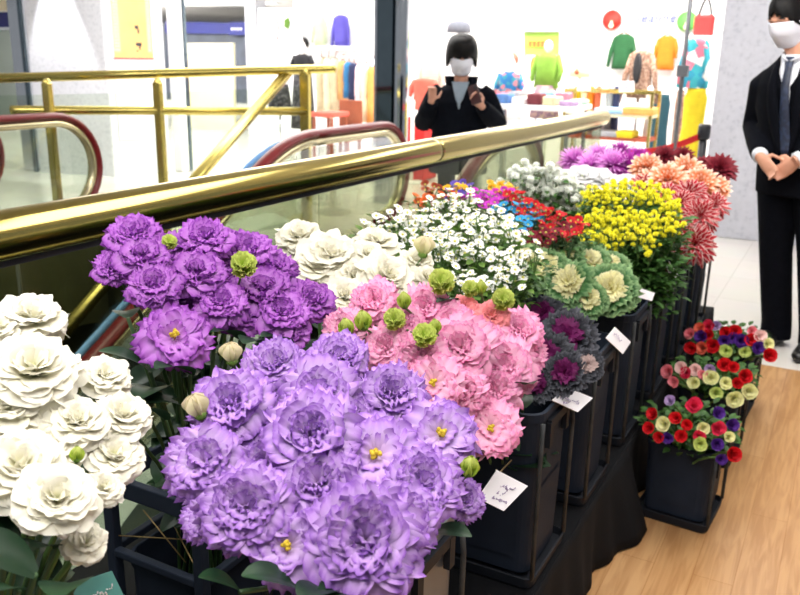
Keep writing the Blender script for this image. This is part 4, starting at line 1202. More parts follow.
for q in (-1, 1):
    d = (W2[q] - E2[q]).normalized()
    mb.tube([S2[q] - Vector((q * .02, 0, 0)), S2[q] + Vector((q * .03, 0, -.04)), S2[q].lerp(E2[q], .55) + Vector((q * .01, 0, 0)), E2[q], E2[q].lerp(W2[q], .5), W2[q] - d * .015], [.075, .085, .08, .078, .07, .056], 16)
remesh(mb.build('coat', 'coat', wom), .010, 6)
mb = MB()
def coll(a, b):
    th = R_(-90) + (a - .5) * R_(300)
    return (.105 * math.cos(th) * (1 + .12 * b), .005 + .088 * math.sin(th) * (1 + .12 * b) - .01, HZ - .215 + .09 * b + .02 * math.sin(th))
mb.grid(lambda a, b: coll((a + .5) % 1.0 if False else a, b), 24, 4)
# stand-up collar, open at the front
mb = MB(); mb.grid(lambda a, b: (.105 * math.sin((a - .5) * R_(290)) * (1 + .14 * b), .012 + .088 * math.cos((a - .5) * R_(290)), HZ - .215 + .095 * b), 26, 4); o = mb.build('collar', 'coat', wom)
sm = o.modifiers.new('thick', 'SOLIDIFY'); sm.thickness = .012
mb = MB(); mb.grid(lambda a, b: ((a - .5) * 2 * (.006 + .062 * b), -.155 + .075 * b ** 1.6 + abs(a - .5) * .02, HZ - .36 + .20 * b), 8, 10); o = mb.build('jumper', 'grey_shirt', wom)
sm = o.modifiers.new('thick', 'SOLIDIFY'); sm.thickness = .01
mb = MB()
for q in (-1, 1):
    mb.tube([(q * .085, 0, .8), (q * .09, 0, .45), (q * .092, .01, .05)], [.09, .07, .06], 14)
remesh(mb.build('trousers', 'coat', wom), .011, 5)
for q in (-1, 1):
    mb = MB(); mb.tube([(q * .09, .06, .04), (q * .09, 0, .045), (q * .098, -.14, .028), (q * .098, -.17, .022)], [(.034, .038), (.038, .044), (.034, .027), (.016, .014)], 12, ref=(1, 0, 0)); mb.build('shoe', 'shoe', wom)
# phone in the left hand
Rw = Matrix.Rotation(R_(20), 4, 'Z')
pc = Vector((sx_, sy_, 0)) + (Rw @ (W2[1] + Vector((-.055, -.035, .085))))
t = thing('phone', 'phone in a dark red case held by the person in the black coat', 'phone', tuple(pc), R_(20))
rot = Euler((R_(-28), R_(-20), 0)).to_matrix()
mb = MB(); mb.box((0, 0, 0), (.078, .011, .155), rot); mb.build('case', 'phone', t, False, bevel=.004)
mb = MB(); mb.box(rot @ Vector((0, .006, 0)), (.07, .002, .145), rot); mb.build('screen', 'mirror', t, False)
mb = MB(); mb.box(rot @ Vector((.018, -.007, .05)), (.026, .004, .03), rot); mb.build('camera_bump', 'black_plastic', t, False)
# ================================================================ DISPLAY PLATFORM: a low stage under black cloth
PZ = 0.26
PXR, PXL, PY0, PY1 = -0.485, -1.46, -0.6, 4.22
def cloth():
    mb = MB(); g = random.Random(3)
    # top
    mb.grid(lambda a, b: (PXL + (PXR - PXL) * a, PY0 + (PY1 - PY0) * b, PZ), 6, 30)
    # right-hand drop with folds that swell towards the floor
    def drop(a, b):
        y = PY0 + (PY1 - PY0) * a
        f = .5 + .5 * math.sin(y * 21 + 1.3 * math.sin(y * 5.3)) + .35 * math.sin(y * 47)
        bul = .085 * math.exp(-((y - 2.36) / .10) ** 2) + .02 * math.exp(-((y - 1.1) / .3) ** 2)
        return (PXR + b * (.010 + .022 * f + bul) , y, PZ + (.004 - PZ) * b)
    mb.grid(drop, 200, 8)
    mb.grid(lambda a, b: (PXL + (PXR - PXL) * a, PY1 + b * (.012 + .014 * math.sin(a * 40)), PZ + (.004 - PZ) * b), 40, 6)
    mb.grid(lambda a, b: (PXL + (PXR - PXL) * a, PY0 - b * (.012 + .014 * math.sin(a * 40)), PZ + (.004 - PZ) * b), 40, 6)
    o = mb.build('tablecloth', 'black_cloth')
    s = o.modifiers.new('thick', 'SOLIDIFY'); s.thickness = .004; s.offset = -1
    return tag(o, 'black cloth draped over the long low stage that carries the flower buckets', 'cloth')
cloth()

# ================================================================ BUCKETS
def rsq(hw, hd, r, n=5):
    """Outline of a square with rounded corners."""
    out = []
    for cx, cy, a0 in ((1, 1, 0), (-1, 1, 90), (-1, -1, 180), (1, -1, 270)):
        for k in range(n + 1):
            a = R_(a0 + 90 * k / n)
            out.append((cx * (hw - r) + r * math.cos(a), cy * (hd - r) + r * math.sin(a)))
    return out
def ringset(mb, rings, mi=0, cap_last=False, cap_first=False):
    n = len(rings[0]); vs = [p for r in rings for p in r]
    fs = [(k * n + i, k * n + (i + 1) % n, (k + 1) * n + (i + 1) % n, (k + 1) * n + i) for k in range(len(rings) - 1) for i in range(n)]
    if cap_last: fs.append(tuple((len(rings) - 1) * n + i for i in range(n)))
    if cap_first: fs.append(tuple(range(n))[::-1])
    mb.add(vs, fs, mi=mi)
def bucket_meshes(h, hw, hd, m):
    q = lambda w_, d_, r, z: [(x, y, z) for x, y in rsq(w_, d_, r)]
    b = MB()
    ringset(b, [q(hw * .89, hd * .89, .03, .03), q(hw * .945, hd * .945, .035, h * .62), q(hw * .965, hd * .965, .04, h - .022), q(hw, hd, .042, h - .02), q(hw, hd, .042, h),
                q(hw - .007, hd - .007, .038, h + .001), q(hw * .94, hd * .94, .036, h - .03), q(hw * .90, hd * .90, .03, h * .5), q(hw * .85, hd * .85, .028, .045)], cap_last=True, cap_first=True)
    # raised panels on the four faces
    for ax, s in ((0, 1), (0, -1), (1, 1), (1, -1)):
        for z0, z1 in ((.07, h * .56),):
            t0, t1 = .89 + .055 * (z0 / (h * .62)), .89 + .055 * (z1 / (h * .62))
            P = []
            for z, t in ((z0, t0), (z1, t1)):
                for e in (-.62, .62):
                    P.append((s * (hw * t + .003), e * hd * t, z) if ax == 0 else (e * hw * t, s * (hd * t + .003), z))
            b.add(P, [(0, 1, 3, 2)])
    bm = b.mesh('bucket', m, False)
    t = MB()
    ringset(t, [q(hw * 1.0, hd * 1.0, .02, 0), q(hw * 1.05, hd * 1.05, .025, .008), q(hw * 1.08, hd * 1.08, .025, .032), q(hw * 1.05, hd * 1.05, .022, .034), q(hw * 1.02, hd * 1.02, .02, .016)], cap_first=True, cap_last=True)
    tm = t.mesh('tray', 'tray', False)
    s = MB()
    s.tube([(hw * 1.04, -hd * .98, .03), (hw * 1.045, -hd * .99, h * .78), (hw * 1.02, -hd * .9, h * .96)], .0055, 6)
    pm_ = s.mesh('upright', 'worn', True)
    s = MB(); s.tube([(hw * 1.04, hd * .98, .03), (hw * 1.045, hd * .99, h * .78), (hw * 1.02, hd * .9, h * .96)], .0055, 6)
    pm2 = s.mesh('upright', 'worn', True)
    s = MB()
    s.box((hw * 1.03, 0, h - .035), (.010, hd * 1.1, .022)); s.box((hw * 1.03, -hd * .5, h - .06), (.012, .02, .06)); s.box((hw * 1.03, hd * .5, h - .06), (.012, .02, .06))
    cm = s.mesh('carry_handle', 'tray', False)
    return bm, tm, pm_, pm2, cm
def bucket(x, y, z, label, ms, group, rz=0, posts=True):
    t = thing('flower_bucket', label, 'bucket', (x, y, z), rz, group)
    link(ms[0], 'bucket_body', t); link(ms[1], 'tray', t)
    if posts:
        link(ms[2], 'upright', t); link(ms[3], 'upright', t); link(ms[4], 'carry_handle', t)
    return t
BK = bucket_meshes(.43, .112, .118, 'bucket')
BG = bucket_meshes(.43, .112, .118, 'bucket_grey')
BS = bucket_meshes(.27, .108, .108, 'bucket')
FX = -.61
front = [(1.06, BG, 'smoky grey square bucket holding the lavender lisianthus'), (1.70, BK, 'black square bucket holding the pink lisianthus'), (2.12, BK, 'black square bucket holding the dark ornamental kale'),
         (2.54, BK, 'black square bucket holding the cream and green kale'), (2.96, BK, 'black square bucket holding the yellow button flowers'), (3.38, BK, 'black square bucket holding the red and white dahlias'),
         (3.84, BK, 'black square bucket holding the dark red dahlias at the far end')]
for y, ms, lb in front:
    bucket(FX, y, PZ, lb, ms, 'buckets along the front of the stage')
BX = -1.0
back = [(.50, -.86, BG, 'pale grey bucket with the white lisianthus at the near corner'), (1.50, BX, BK, 'black bucket holding the white lisianthus behind the pink ones'),
        (1.95, BX, BK, 'black bucket holding the small white daisies'), (2.42, BX, BK, 'black bucket holding the bright mixed dyed flowers'), (2.95, BX, BK, 'black bucket holding the small white pompons'),
        (3.45, BX, BK, 'black bucket holding the big smooth white blooms'), (3.85, BX, BK, 'black bucket holding the orchid pink chrysanthemums')]
# open black crate frame with a short bucket inside, under the purple bunch
LOW = bucket_meshes(.25, .10, .105, 'bucket')
def crate(x, y, z):
    t = thing('crate_frame', 'open black crate frame with a short bucket inside, under the purple lisianthus', 'bucket', (x, y, z), 0, None)
    link(LOW[0], 'bucket_body', t, (0, 0, .006))
    hw, hd, h = .118, .122, .43
    for sx in (-1, 1):
        for sy in (-1, 1):
            mb = MB(); mb.box((sx * (hw - .011), sy * (hd - .011), h / 2), (.022, .022, h)); mb.build('post', 'bucket', t, False, bevel=.004)
    for z0, th, nm in ((h - .018, .036, 'top_ring'), (.27, .016, 'middle_ring'), (.012, .024, 'base_ring')):
        mb = MB()
        for s in (-1, 1):
            mb.box((s * (hw - .008), 0, z0), (.016, 2 * hd - .04, th)); mb.box((0, s * (hd - .008), z0), (2 * hw - .04, .016, th))
        mb.build(nm, 'bucket', t, False, bevel=.003)
    mb = MB()
    for a, b in (((-.10, -.11, .30), (.10, -.02, .30)), ((-.08, .0, .30), (.09, -.11, .30)), ((-.02, -.115, .38), (.06, -.10, .29))):
        mb = MB(); mb.tube([a, b], .0012, 5); mb.build('straw', 'wire', t)
crate(BX, 1.06, PZ)
for y, x, ms, lb in back:
    bucket(x, y, PZ, lb, ms, 'buckets along the back of the stage')
for y, lb in ((2.60, 'low black bucket of mixed anemones on the wood floor, nearest'), (3.10, 'low black bucket of mixed anemones, middle of the three on the floor'), (3.57, 'low black bucket of mixed anemones, farthest of the three on the floor')):
    bucket(-.325, y, 0.0, lb, BS, 'anemone buckets on the floor', R_(-4))

# ================================================================ FLOWERS
def stem_mesh(p0, p1, axis, r=.0035, n=6, droop=.35):
    p0, p1 = Vector(p0), Vector(p1)
    d = p1 - p0
    mid = p0 + Vector((d.x * .18, d.y * .18, d.z * .72)) - Vector(axis) * d.length * .05
    mb = MB(); P = bez(p0, mid, p1, n)
    mb.tube(P, [r * 1.1] * (len(P) - 1) + [r * .9], 6, cap=False)
    return mb, P
def uvsphere_bud(L, W, n=5, tip=True):
    mb = MB()
    for k in range(n):
        petal(mb, L, W, R_(22), R_(-52), k * 2 * PI / n, 4, 6, .01, 2, 0, .35, 'point' if tip else 'round', random.Random(k))
    return mb
def calyx_mesh():
    mb = MB(); mb.lathe([(0, -.06), (.16, -.02), (.24, .1), (.2, .2), (.1, .24)], 8)
    for k in range(5):
        petal(mb, .62, .07, R_(32), R_(-40), k * 1.257 + .3, 2, 4, 0, 1, 0, .2, 'point', random.Random(k))
    return mb
CALYX = calyx_mesh().mesh('calyx', 'leaf_bright')
BUD = uvsphere_bud(1.0, .42).mesh('bud', 'bud')
BUDC = uvsphere_bud(1.0, .50, 6, False).mesh('bud', 'bud_cream')
GREENB = lisianthus_bloom(90, .05, .05, 3.0, 1.0, [(4, 2, 30, .8, .3), (6, 10, 34, 1.0, .42), (7, 20, 30, 1.15, .5), (8, 34, 14, 1.2, .55), (8, 52, -20, 1.15, .5), (7, 74, -50, 1.1, .5)]).mesh('bud', 'bud')
LEAF = [leaf_mesh(.085, .022, .9).mesh('leaf', 'leaf'), leaf_mesh(.07, .02, 1.4).mesh('leaf', 'leaf'), leaf_mesh(.10, .03, .7).mesh('leaf', 'leaf')]
def flower(px, py, rpx, D, bloom_mesh, base, label, group, kind, stem_m='stem_dark', face=.35, part='bloom', roll=None, leaves=2, tilt=None, squash=1.0, cat='flower', spread=.05, droop=.35):
    """One cut flower: its stem rises out of its bucket to the bloom."""
    pos = at(px, py, D=D)
    r = rpx * D / FPX
    base = Vector(base)
    out = (pos - (base + Vector((0, 0, .30)))).normalized()
    toc = (EYE - pos).normalized()
    ax = (out * (1 - face) + toc * face + Vector((0, 0, .25))).normalized() if tilt is None else Vector(tilt).normalized()
    g = random.Random(int(px * 31 + py * 17))
    foot = base + Vector((g.uniform(-spread, spread), g.uniform(-spread, spread), 0))
    t = thing(kind, label, cat, tuple(foot), 0, group)
    origin = pos - ax * r * .45
    sm, P = stem_mesh((0, 0, 0), origin - foot, ax, .0034, droop=droop)
    sm.build('stem', stem_m, t)
    rot = axis_rot(ax, roll if roll is not None else g.random() * 6.28)
    o = link(bloom_mesh, part, t)
    o.matrix_local = Matrix.Translation(origin - foot) @ rot.to_4x4() @ Matrix.Diagonal((r, r, r * squash, 1))
    if bloom_mesh.name.startswith('bloom') and any(bloom_mesh is BL[z][0] for z in BL if 'open' in z):
        link(HEART, 'heart', o)
    for k in range(leaves):
        q = P[int(len(P) * (.45 + .5 * (k + .3) / max(1, leaves))) - 1]
        lf = link(LEAF[g.randrange(3)], 'leaf', t)
        lf.matrix_local = Matrix.Translation(q) @ Euler((g.uniform(-.1, .6), g.uniform(-.4, .4), g.random() * 6.28)).to_matrix().to_4x4() @ Matrix.Scale(g.uniform(.8, 1.25), 4)
    return t, origin - foot, ax, r
def bud(px, py, rpx, D, mesh, base, label, group, up=(0, 0, 1)):
    pos = at(px, py, D=D); r = rpx * D / FPX
    base = Vector(base)
    ax = ((pos - base).normalized() * .5 + Vector(up) * .8).normalized()
    if mesh is GREENB:
        ax = (ax * .55 + (EYE - pos).normalized() * .6).normalized()
    pos = pos + (pos - EYE).normalized() * .03
    t = thing('flower_bud', label, 'flower bud', tuple(base), 0, group)
    origin = pos - ax * r * .9
    sm, P = stem_mesh((0, 0, 0), origin - base, ax, .0022)
    sm.build('stem', 'stem', t)
    o = link(mesh, 'bud', t)
    sc = r * 1.9 if mesh is not GREENB else r
    o.matrix_local = Matrix.Translation(origin - base) @ axis_rot(ax).to_4x4() @ Matrix.Diagonal((sc, sc, sc * (1.25 if mesh is GREENB else 1), 1))
    link(CALYX, 'calyx', o)
    return t

BL = {}
for key, kw in (('lav', dict(frill=.088, jag=.03, freq=4.6)), ('purp', dict(frill=.095, jag=.045, freq=4.8)), ('pink', dict(frill=.09, jag=.04, freq=4.6)), ('white', dict(frill=.035, jag=.012, freq=1.6)), ('peach', dict(frill=.05, jag=.03))):
    n = 4 if key in ('lav', 'purp', 'pink', 'white') else 1
    BL[key] = [lisianthus_bloom(11 * i + len(key) * 7, **kw).mesh('bloom', key) for i in range(n)]
OPEN_ROWS = [(4, 38, 30, .62, .36), (6, 50, 42, .82, .46), (7, 62, 50, .96, .52), (8, 74, 56, 1.06, .54)]
HEART = heart_bunch(3).mesh('heart', 'heart')
for key in ('lav', 'purp', 'pink'):
    BL[key + '_open'] = [lisianthus_bloom(77, .085, .08, 3.0, 1.0, OPEN_ROWS).mesh('bloom', key)]
def pick(key, i):
    l = BL[key]
    return l[i % len(l)]

# ---- lavender lisianthus in the nearest front bucket
LB = (FX, 1.06, PZ + .05)
LAV = [(364, 535, 60, .88, 'lav', 'huge lavender lisianthus lowest at the front of the lavender bunch, facing the camera'),
 (310, 428, 50, .99, 'lav', 'large lavender lisianthus rosette in the middle of its bunch'),
 (317, 478, 44, .97, 'lav', 'ragged lavender lisianthus tucked under the large central rosette'),
 (201, 457, 41, .98, 'lav', 'lavender lisianthus farthest out on the left side of its bunch'),
 (243, 503, 46, .93, 'lav', 'lavender lisianthus low on the left above the bare stems'),
 (228, 400, 42, 1.04, 'lav', 'lavender lisianthus beside the round cream bud'),
 (272, 360, 32, 1.12, 'lav', 'small lavender lisianthus at the top of its bunch beside the pointed cream bud'),
 (317, 386, 42, 1.07, 'lav', 'lavender lisianthus just above the central rosette'),
 (339, 352, 30, 1.14, 'lav', 'lavender lisianthus touching the pink bunch at the top'),
 (392, 388, 36, 1.08, 'lav', 'lavender lisianthus in front of the lowest left pink bloom'),
 (376, 452, 46, .99, 'lav_open', 'open lavender lisianthus showing an orange heart right of the central rosette'),
 (441, 431, 39, 1.03, 'lav_open', 'pale wide open lavender lisianthus on the right edge of its bunch'),
 (424, 480, 40, .98, 'lav', 'lavender lisianthus under the pale open one on the right'),
 (464, 497, 22, 1.04, 'lav', 'small pale lavender bloom hanging beside the nearest white tag'),
 (287, 545, 38, .92, 'lav_open', 'lavender lisianthus with a dark heart left of the huge front bloom'),
 (203, 516, 24, .97, 'lav', 'small lavender bloom hanging at the lower left of its bunch'),
 (404, 516, 38, .95, 'lav', 'lavender lisianthus right behind the huge front bloom'),
 (384, 588, 11, .90, 'lav', 'tiny lavender bloom peeping out below the huge front bloom'),
 (272, 422, 34, 1.08, 'lav', 'lavender lisianthus sunk between the left blooms and the central rosette'),
 (352, 416, 30, 1.06, 'lav', 'deep lavender lisianthus sunk behind the open one with the orange heart'),
 (262, 462, 32, 1.02, 'lav', 'lavender lisianthus filling the gap left of the ragged one')]
for i, (x, y, r, D, k, lb) in enumerate(LAV):
    flower(x, y, r, D, pick(k, i), LB, lb, 'lavender lisianthus', 'lisianthus', 'stem', .45 if 'open' not in k else .7, squash=.92, leaves=1 if x < 400 else 0)
bud(231, 354, 13, 1.08, BUDC, LB, 'pointed cream bud at the top left of the lavender bunch', 'lisianthus buds')
bud(197, 407, 15, 1.0, BUDC, LB, 'round cream bud on the left edge of the lavender bunch', 'lisianthus buds', (-.3, -.1, 1))
bud(470, 466, 13, .98, BUD, LB, 'green bud just above the nearest white tag', 'lisianthus buds')
# ---- deep purple lisianthus at the back left
PB = (BX, 1.06, PZ + .05)
PUR = [(132, 229, 27, 1.42, 'purp', 'purple lisianthus at the top left of its bunch against the brass rail'),
 (141, 251, 26, 1.38, 'purp', 'purple lisianthus just below the top left one'),
 (113, 262, 20, 1.40, 'purp', 'purple lisianthus sticking out farthest left of its bunch'),
 (153, 279, 28, 1.34, 'purp', 'purple lisianthus right above the open one with the yellow heart'),
 (206, 232, 28, 1.45, 'purp', 'purple lisianthus at the top of its bunch right of the small green bud'),
 (196, 267, 29, 1.38, 'purp', 'purple lisianthus in the upper middle of its bunch'),
 (174, 333, 35, 1.28, 'purp_open', 'open purple lisianthus with a yellow heart hanging lowest on the left'),
 (221, 297, 28, 1.36, 'purp', 'purple lisianthus below the big green bud'),
 (248, 244, 28, 1.48, 'purp', 'purple lisianthus behind the big green bud'),
 (263, 284, 32, 1.42, 'purp', 'purple lisianthus right of the big green bud'),
 (272, 262, 28, 1.48, 'purp', 'purple lisianthus at the right top of its bunch by the white blooms'),
 (283, 306, 32, 1.40, 'purp', 'purple lisianthus low on the right of its bunch'),
 (313, 294, 26, 1.46, 'purp', 'purple lisianthus farthest right against the white blooms'),
 (289, 327, 22, 1.40, 'purp', 'purple lisianthus hanging lowest on the right'),
 (238, 310, 26, 1.40, 'purp', 'purple lisianthus hanging in the lower middle of its bunch'),
 (170, 243, 22, 1.46, 'purp', 'purple lisianthus behind the small green bud'),
 (225, 268, 24, 1.46, 'purp', 'purple lisianthus sunk between the upper middle one and the big green bud'),
 (183, 296, 22, 1.42, 'purp', 'purple lisianthus sunk in shade above the yellow-hearted one')]
for i, (x, y, r, D, k, lb) in enumerate(PUR):
    flower(x, y, r, D, pick(k, i), PB, lb, 'deep purple lisianthus', 'lisianthus', 'stem_dark', .4 if 'open' not in k else .75, squash=.92, leaves=3)
bud(169, 241, 8, 1.36, GREENB, PB, 'small green bud among the upper left purple blooms', 'lisianthus buds')
bud(243, 263, 14, 1.34, GREENB, PB, 'big frilled green bud in the middle of the purple bunch', 'lisianthus buds')
# ---- white lisianthus behind the pink ones
WB = (BX, 1.50, PZ + .05)
WH = [(299, 232, 26, 1.90, 'white lisianthus at the top left of the middle white bunch'), (331, 250, 34, 1.82, 'big white lisianthus in the middle of the middle white bunch'),
 (378, 238, 23, 1.92, 'white lisianthus at the top right of the middle white bunch'), (369, 252, 19, 1.84, 'small white lisianthus below the top right white one'),
 (388, 272, 32, 1.76, 'white lisianthus just above the topmost green pink-bunch bud'), (346, 293, 24, 1.68, 'white lisianthus lowest in the middle white bunch'),
 (317, 263, 26, 1.80, 'white lisianthus next to the purple blooms'), (418, 258, 18, 1.86, 'loose white petals round a pale green bud'),
 (428, 276, 18, 1.80, 'white bloom farthest right in the middle white bunch'), (356, 274, 26, 1.78, 'white lisianthus below the big middle white one')]
for i, (x, y, r, D, lb) in enumerate(WH):
    flower(x, y, r, D, pick('white', i), WB, lb, 'white lisianthus in the middle', 'lisianthus', 'stem', .45)
bud(424, 247, 12, 1.80, BUDC, WB, 'pale green bud standing up beside the small white daisies', 'lisianthus buds')
# ---- pink lisianthus
KB = (FX, 1.70, PZ + .05)
PK = [(372, 297, 25, 1.52, 'pink', 'pink lisianthus at the far left top of its bunch'), (342, 326, 22, 1.42, 'pink', 'pink lisianthus at the left end of its bunch'),
 (422, 304, 27, 1.56, 'pink', 'pink lisianthus at the top middle of its bunch'), (384, 344, 27, 1.42, 'pink', 'pink lisianthus above the lavender blooms on the left'),
 (418, 357, 31, 1.40, 'pink', 'pink lisianthus in the middle of its bunch'), (460, 344, 36, 1.45, 'pink', 'large pink lisianthus right of the twin green buds'),
 (463, 306, 15, 1.58, 'peach', 'peach pink half-open bloom at the top of the pink bunch'), (491, 314, 19, 1.56, 'peach', 'peach pink bloom beside the rightmost green buds'),
 (519, 327, 25, 1.58, 'pink', 'pink lisianthus at the upper right corner of its bunch'), (504, 364, 33, 1.48, 'pink', 'large pink lisianthus on the right side of its bunch'),
 (529, 352, 18, 1.60, 'pink', 'pink lisianthus farthest right against the dark kale'), (491, 427, 30, 1.42, 'pink_open', 'open pink lisianthus hanging lowest with a yellow heart'),
 (494, 388, 28, 1.46, 'pink', 'pink lisianthus just above the lowest open pink one'), (433, 381, 31, 1.36, 'pink_open', 'open pink lisianthus beside the pale lavender open one'),
 (461, 388, 27, 1.42, 'pink', 'pink lisianthus low in the middle of its bunch'), (449, 318, 24, 1.54, 'pink', 'pink lisianthus sunk behind the large one by the twin buds'),
 (400, 322, 24, 1.52, 'pink', 'pink lisianthus sunk between the upright green buds'), (487, 335, 22, 1.54, 'pink', 'pink lisianthus sunk under the peach bloom')]
for i, (x, y, r, D, k, lb) in enumerate(PK):
    flower(x, y, r, D, pick(k, i), KB, lb, 'pink lisianthus', 'lisianthus', 'stem', .45 if 'open' not in k else .7, squash=.92)
for (x, y, r, D, m_, lb) in [(404, 300, 10, 1.46, BUD, 'green bud near the top left of the pink bunch'), (394, 318, 12, 1.38, GREENB, 'round green bud in the upper left of the pink bunch'),
 (363, 320, 12, 1.38, BUD, 'upright green bud, second from the left in the pink bunch'), (346, 327, 11, 1.36, BUD, 'upright green bud farthest left in the pink bunch'),
 (441, 280, 14, 1.50, GREENB, 'largest green bud at the very top of the pink bunch'), (424, 334, 13, 1.34, GREENB, 'twin green buds in the centre of the pink bunch, lower one'),
 (435, 326, 9, 1.36, BUD, 'twin green buds in the centre of the pink bunch, upper one'), (470, 288, 9, 1.54, GREENB, 'green bud top right in the pink bunch, left of a pair'), (481, 287, 8, 1.54, BUD, 'green bud top right in the pink bunch, right of a pair'),
 (478, 323, 9, 1.48, BUD, 'yellow-green bud between the peach blooms'), (503, 298, 12, 1.52, GREENB, 'yellow-green bud at the top right corner of the pink bunch')]:
    bud(x, y, r, D, m_, KB, lb, 'lisianthus buds')
# ---- white lisianthus in the near left corner
CB = (-.86, .50, PZ + .05)
CW = [(33, 311, 31, 1.12, 'white lisianthus at the top of the near left bunch'), (34, 362, 42, 1.00, 'big white lisianthus second from the top in the near left bunch'),
 (107, 372, 24, 1.04, 'white lisianthus at the top right of the near left bunch, half turned away'), (124, 412, 29, 1.00, 'white lisianthus hanging farthest right in the near left bunch'),
 (78, 417, 29, .98, 'white lisianthus in the middle of the near left bunch'), (115, 451, 28, .98, 'white lisianthus below the rightmost one in the near left bunch'),
 (57, 493, 37, .88, 'white lisianthus lowest in the near left bunch, facing the camera'), (24, 462, 42, .92, 'big white lisianthus at the left edge of the photo'),
 (10, 402, 32, .99, 'white lisianthus behind the big ones at the left edge of the photo'), (50, 442, 32, .97, 'white lisianthus sunk in the middle of the near left bunch'),
 (86, 540, 20, .93, 'faded white bloom hanging in the shade under the near left bunch'), (104, 486, 20, .95, 'small white bloom right of the lowest white one'), (-4, 324, 24, 1.10, 'white bloom cut by the left edge of the photo')]
for i, (x, y, r, D, lb) in enumerate(CW):
    flower(x, y, r, D, pick('white', i + 1), CB, lb, 'white lisianthus in the near corner', 'lisianthus', 'stem', .45, leaves=3)
bud(77, 454, 9, .90, BUD, CB, 'small green bud between the near left white blooms', 'lisianthus buds')
# broad dark leaves under the near white bunch and under the lavender bunch
BIGLEAF = leaf_mesh(1.0, .30, 1.1, 6, 8, .2).mesh('leaf', 'leaf')
def leafy_stem(base, spots, label, group):
    base = Vector(base)
    t = thing('leafy_stem', label, 'foliage', tuple(base), 0, group)
    top = base.copy()
    for (px, py, D, L, rx, rz) in spots:
        p = at(px, py, D=D)
        lf = link(BIGLEAF, 'leaf', t)
        lf.matrix_local = Matrix.Translation(p - base) @ Euler((rx, 0, rz)).to_matrix().to_4x4() @ Matrix.Scale(L, 4)
        top = p
    mb = MB()
    for (px, py, D, L, rx, rz) in spots:
        mb.tube(bez((0, 0, 0), (0, 0, .3), at(px, py, D=D) - base, 6), .003, 6)
    mb.build('stem', 'stem_dark', t)
g5 = random.Random(12)
leafy_stem(CB, [(20, 540, .95, .075, .9, 2.4), (55, 548, .95, .07, .8, 3.4), (5, 560, .90, .08, .9, 3.0), (35, 575, .86, .09, .9, 2.2), (75, 585, .9, .08, .8, 3.8), (90, 525, 1.03, .06, .9, 2.5), (18, 590, .84, .09, .8, 3.3), (45, 520, 1.0, .1, .8, 2.9), ], 'dark green leaves below the near left white bunch', None)
leafy_stem(LB, [(432, 532, 1.02, .055, .5, -1.5), (240, 592, .95, .06, 1.0, 2.6), (330, 592, .9, .07, .8, 3.2), (300, 590, .92, .08, .9, 2.6), (360, 600, .92, .08, .9, 3.0)], 'green leaves hanging below the lavender bunch', None)
leafy_stem(PB, [(128, 318, 1.36, .07, .2, .9), (150, 372, 1.3, .09, .9, 2.5), (190, 375, 1.3, .09, .8, 3.2), (240, 340, 1.38, .09, .8, 3.2), (140, 400, 1.3, .09, .9, 2.6), (165, 420, 1.28, .1, .9, 3.1), (215, 345, 1.36, .09, .8, 2.9), (265, 345, 1.36, .09, .7, -2.9), (160, 390, 1.34, .11, .6, 3.6), (180, 405, 1.32, .11, .6, 2.8), (290, 345, 1.4, .08, .8, 3), (135, 435, 1.3, .1, .8, 3.0), (205, 320, 1.42, .1, .7, 3.1), (250, 325, 1.42, .1, .7, 2.7)], 'dark leaves in the shade under the purple bunch', None)
leafy_stem(KB, [(455, 300, 1.6, .07, .5, 3.0), (345, 345, 1.48, .08, .7, 3), (520, 390, 1.5, .07, .9, -2.4), (480, 455, 1.44, .06, .9, 3), (330, 315, 1.5, .06, .6, 2)], 'leaves between the pink blooms', None)
# ================================================================ SPRAYS: small-flowered stems, each with its own blossoms
M['daisy'] = petal_mat('daisy_petal', [(0, (236, 240, 214)), (.3, (250, 250, 246)), (1, (254, 254, 254))], 'v', .2, .6, 0, .02)
M['daisy_eye'] = mat('daisy_eye', (206, 204, 96), .8, 0, .2, 80)
M['yellow_pompon'] = petal_mat('yellow_pompon', [(0, (222, 214, 18)), (1, (246, 240, 58))], 'v', .2, .6, 0, .08)
M['white_pompon'] = petal_mat('white_pompon', [(0, (222, 230, 200)), (1, (244, 246, 244))], 'v', .2, .6, 0, .03)
for nm, c in (('magenta', (196, 60, 190)), ('orange', (206, 92, 30)), ('amber', (240, 182, 40)), ('scarlet', (190, 20, 34)), ('sky', (52, 160, 214)), ('violet', (92, 72, 170)), ('wine', (122, 20, 42)), ('rust', (136, 52, 26))):
    M[nm] = petal_mat(nm + '_dyed_petal', [(0, tuple(int(x * .6) for x in c)), (.5, c), (1, tuple(min(255, int(x * 1.1)) for x in c))], 'v', .2, .6, 0, .12)
def daisy(n, L, W, th, seed, eye=.32):
    g = random.Random(seed); mb = MB()
    for i in range(n):
        petal(mb, L, W, R_(th + g.uniform(-8, 8)), R_(14), i * 2 * PI / n + g.uniform(-.1, .1), 2, 3, .02, 1, 0, .1, 'round', g, base=.12)
    mb.lathe([(0, -.16), (.22, -.05), (eye, .02), (eye * .9, .14), (eye * .5, .22), (0, .24)], 8, mi=1)
    return mb
DAISY = [daisy(12, .9, .2, 68 + 8 * k, k) .mesh('blossom', ['daisy', 'daisy_eye']) for k in range(3)]
def pompon(seed, rows=4, n=9, L=.55, W=.2):
    g = random.Random(seed); mb = MB()
    mb.lathe([(0, -.35), (.35, -.25), (.62, 0), (.5, .3), (0, .5)], 10)
    for k in range(rows):
        th = 12 + 88 * k / (rows - 1)
        for i in range(int(n * (.5 + .5 * k / rows))):
            petal(mb, L, W, R_(th * .9 + g.uniform(-6, 6)), R_(20), i * 2 * PI / int(n * (.5 + .5 * k / rows)) + k * .5, 2, 2, 0, 1, 0, .3, 'round', g, base=.28 * math.sin(R_(th)), z0=.15 * math.cos(R_(th)))
    return mb
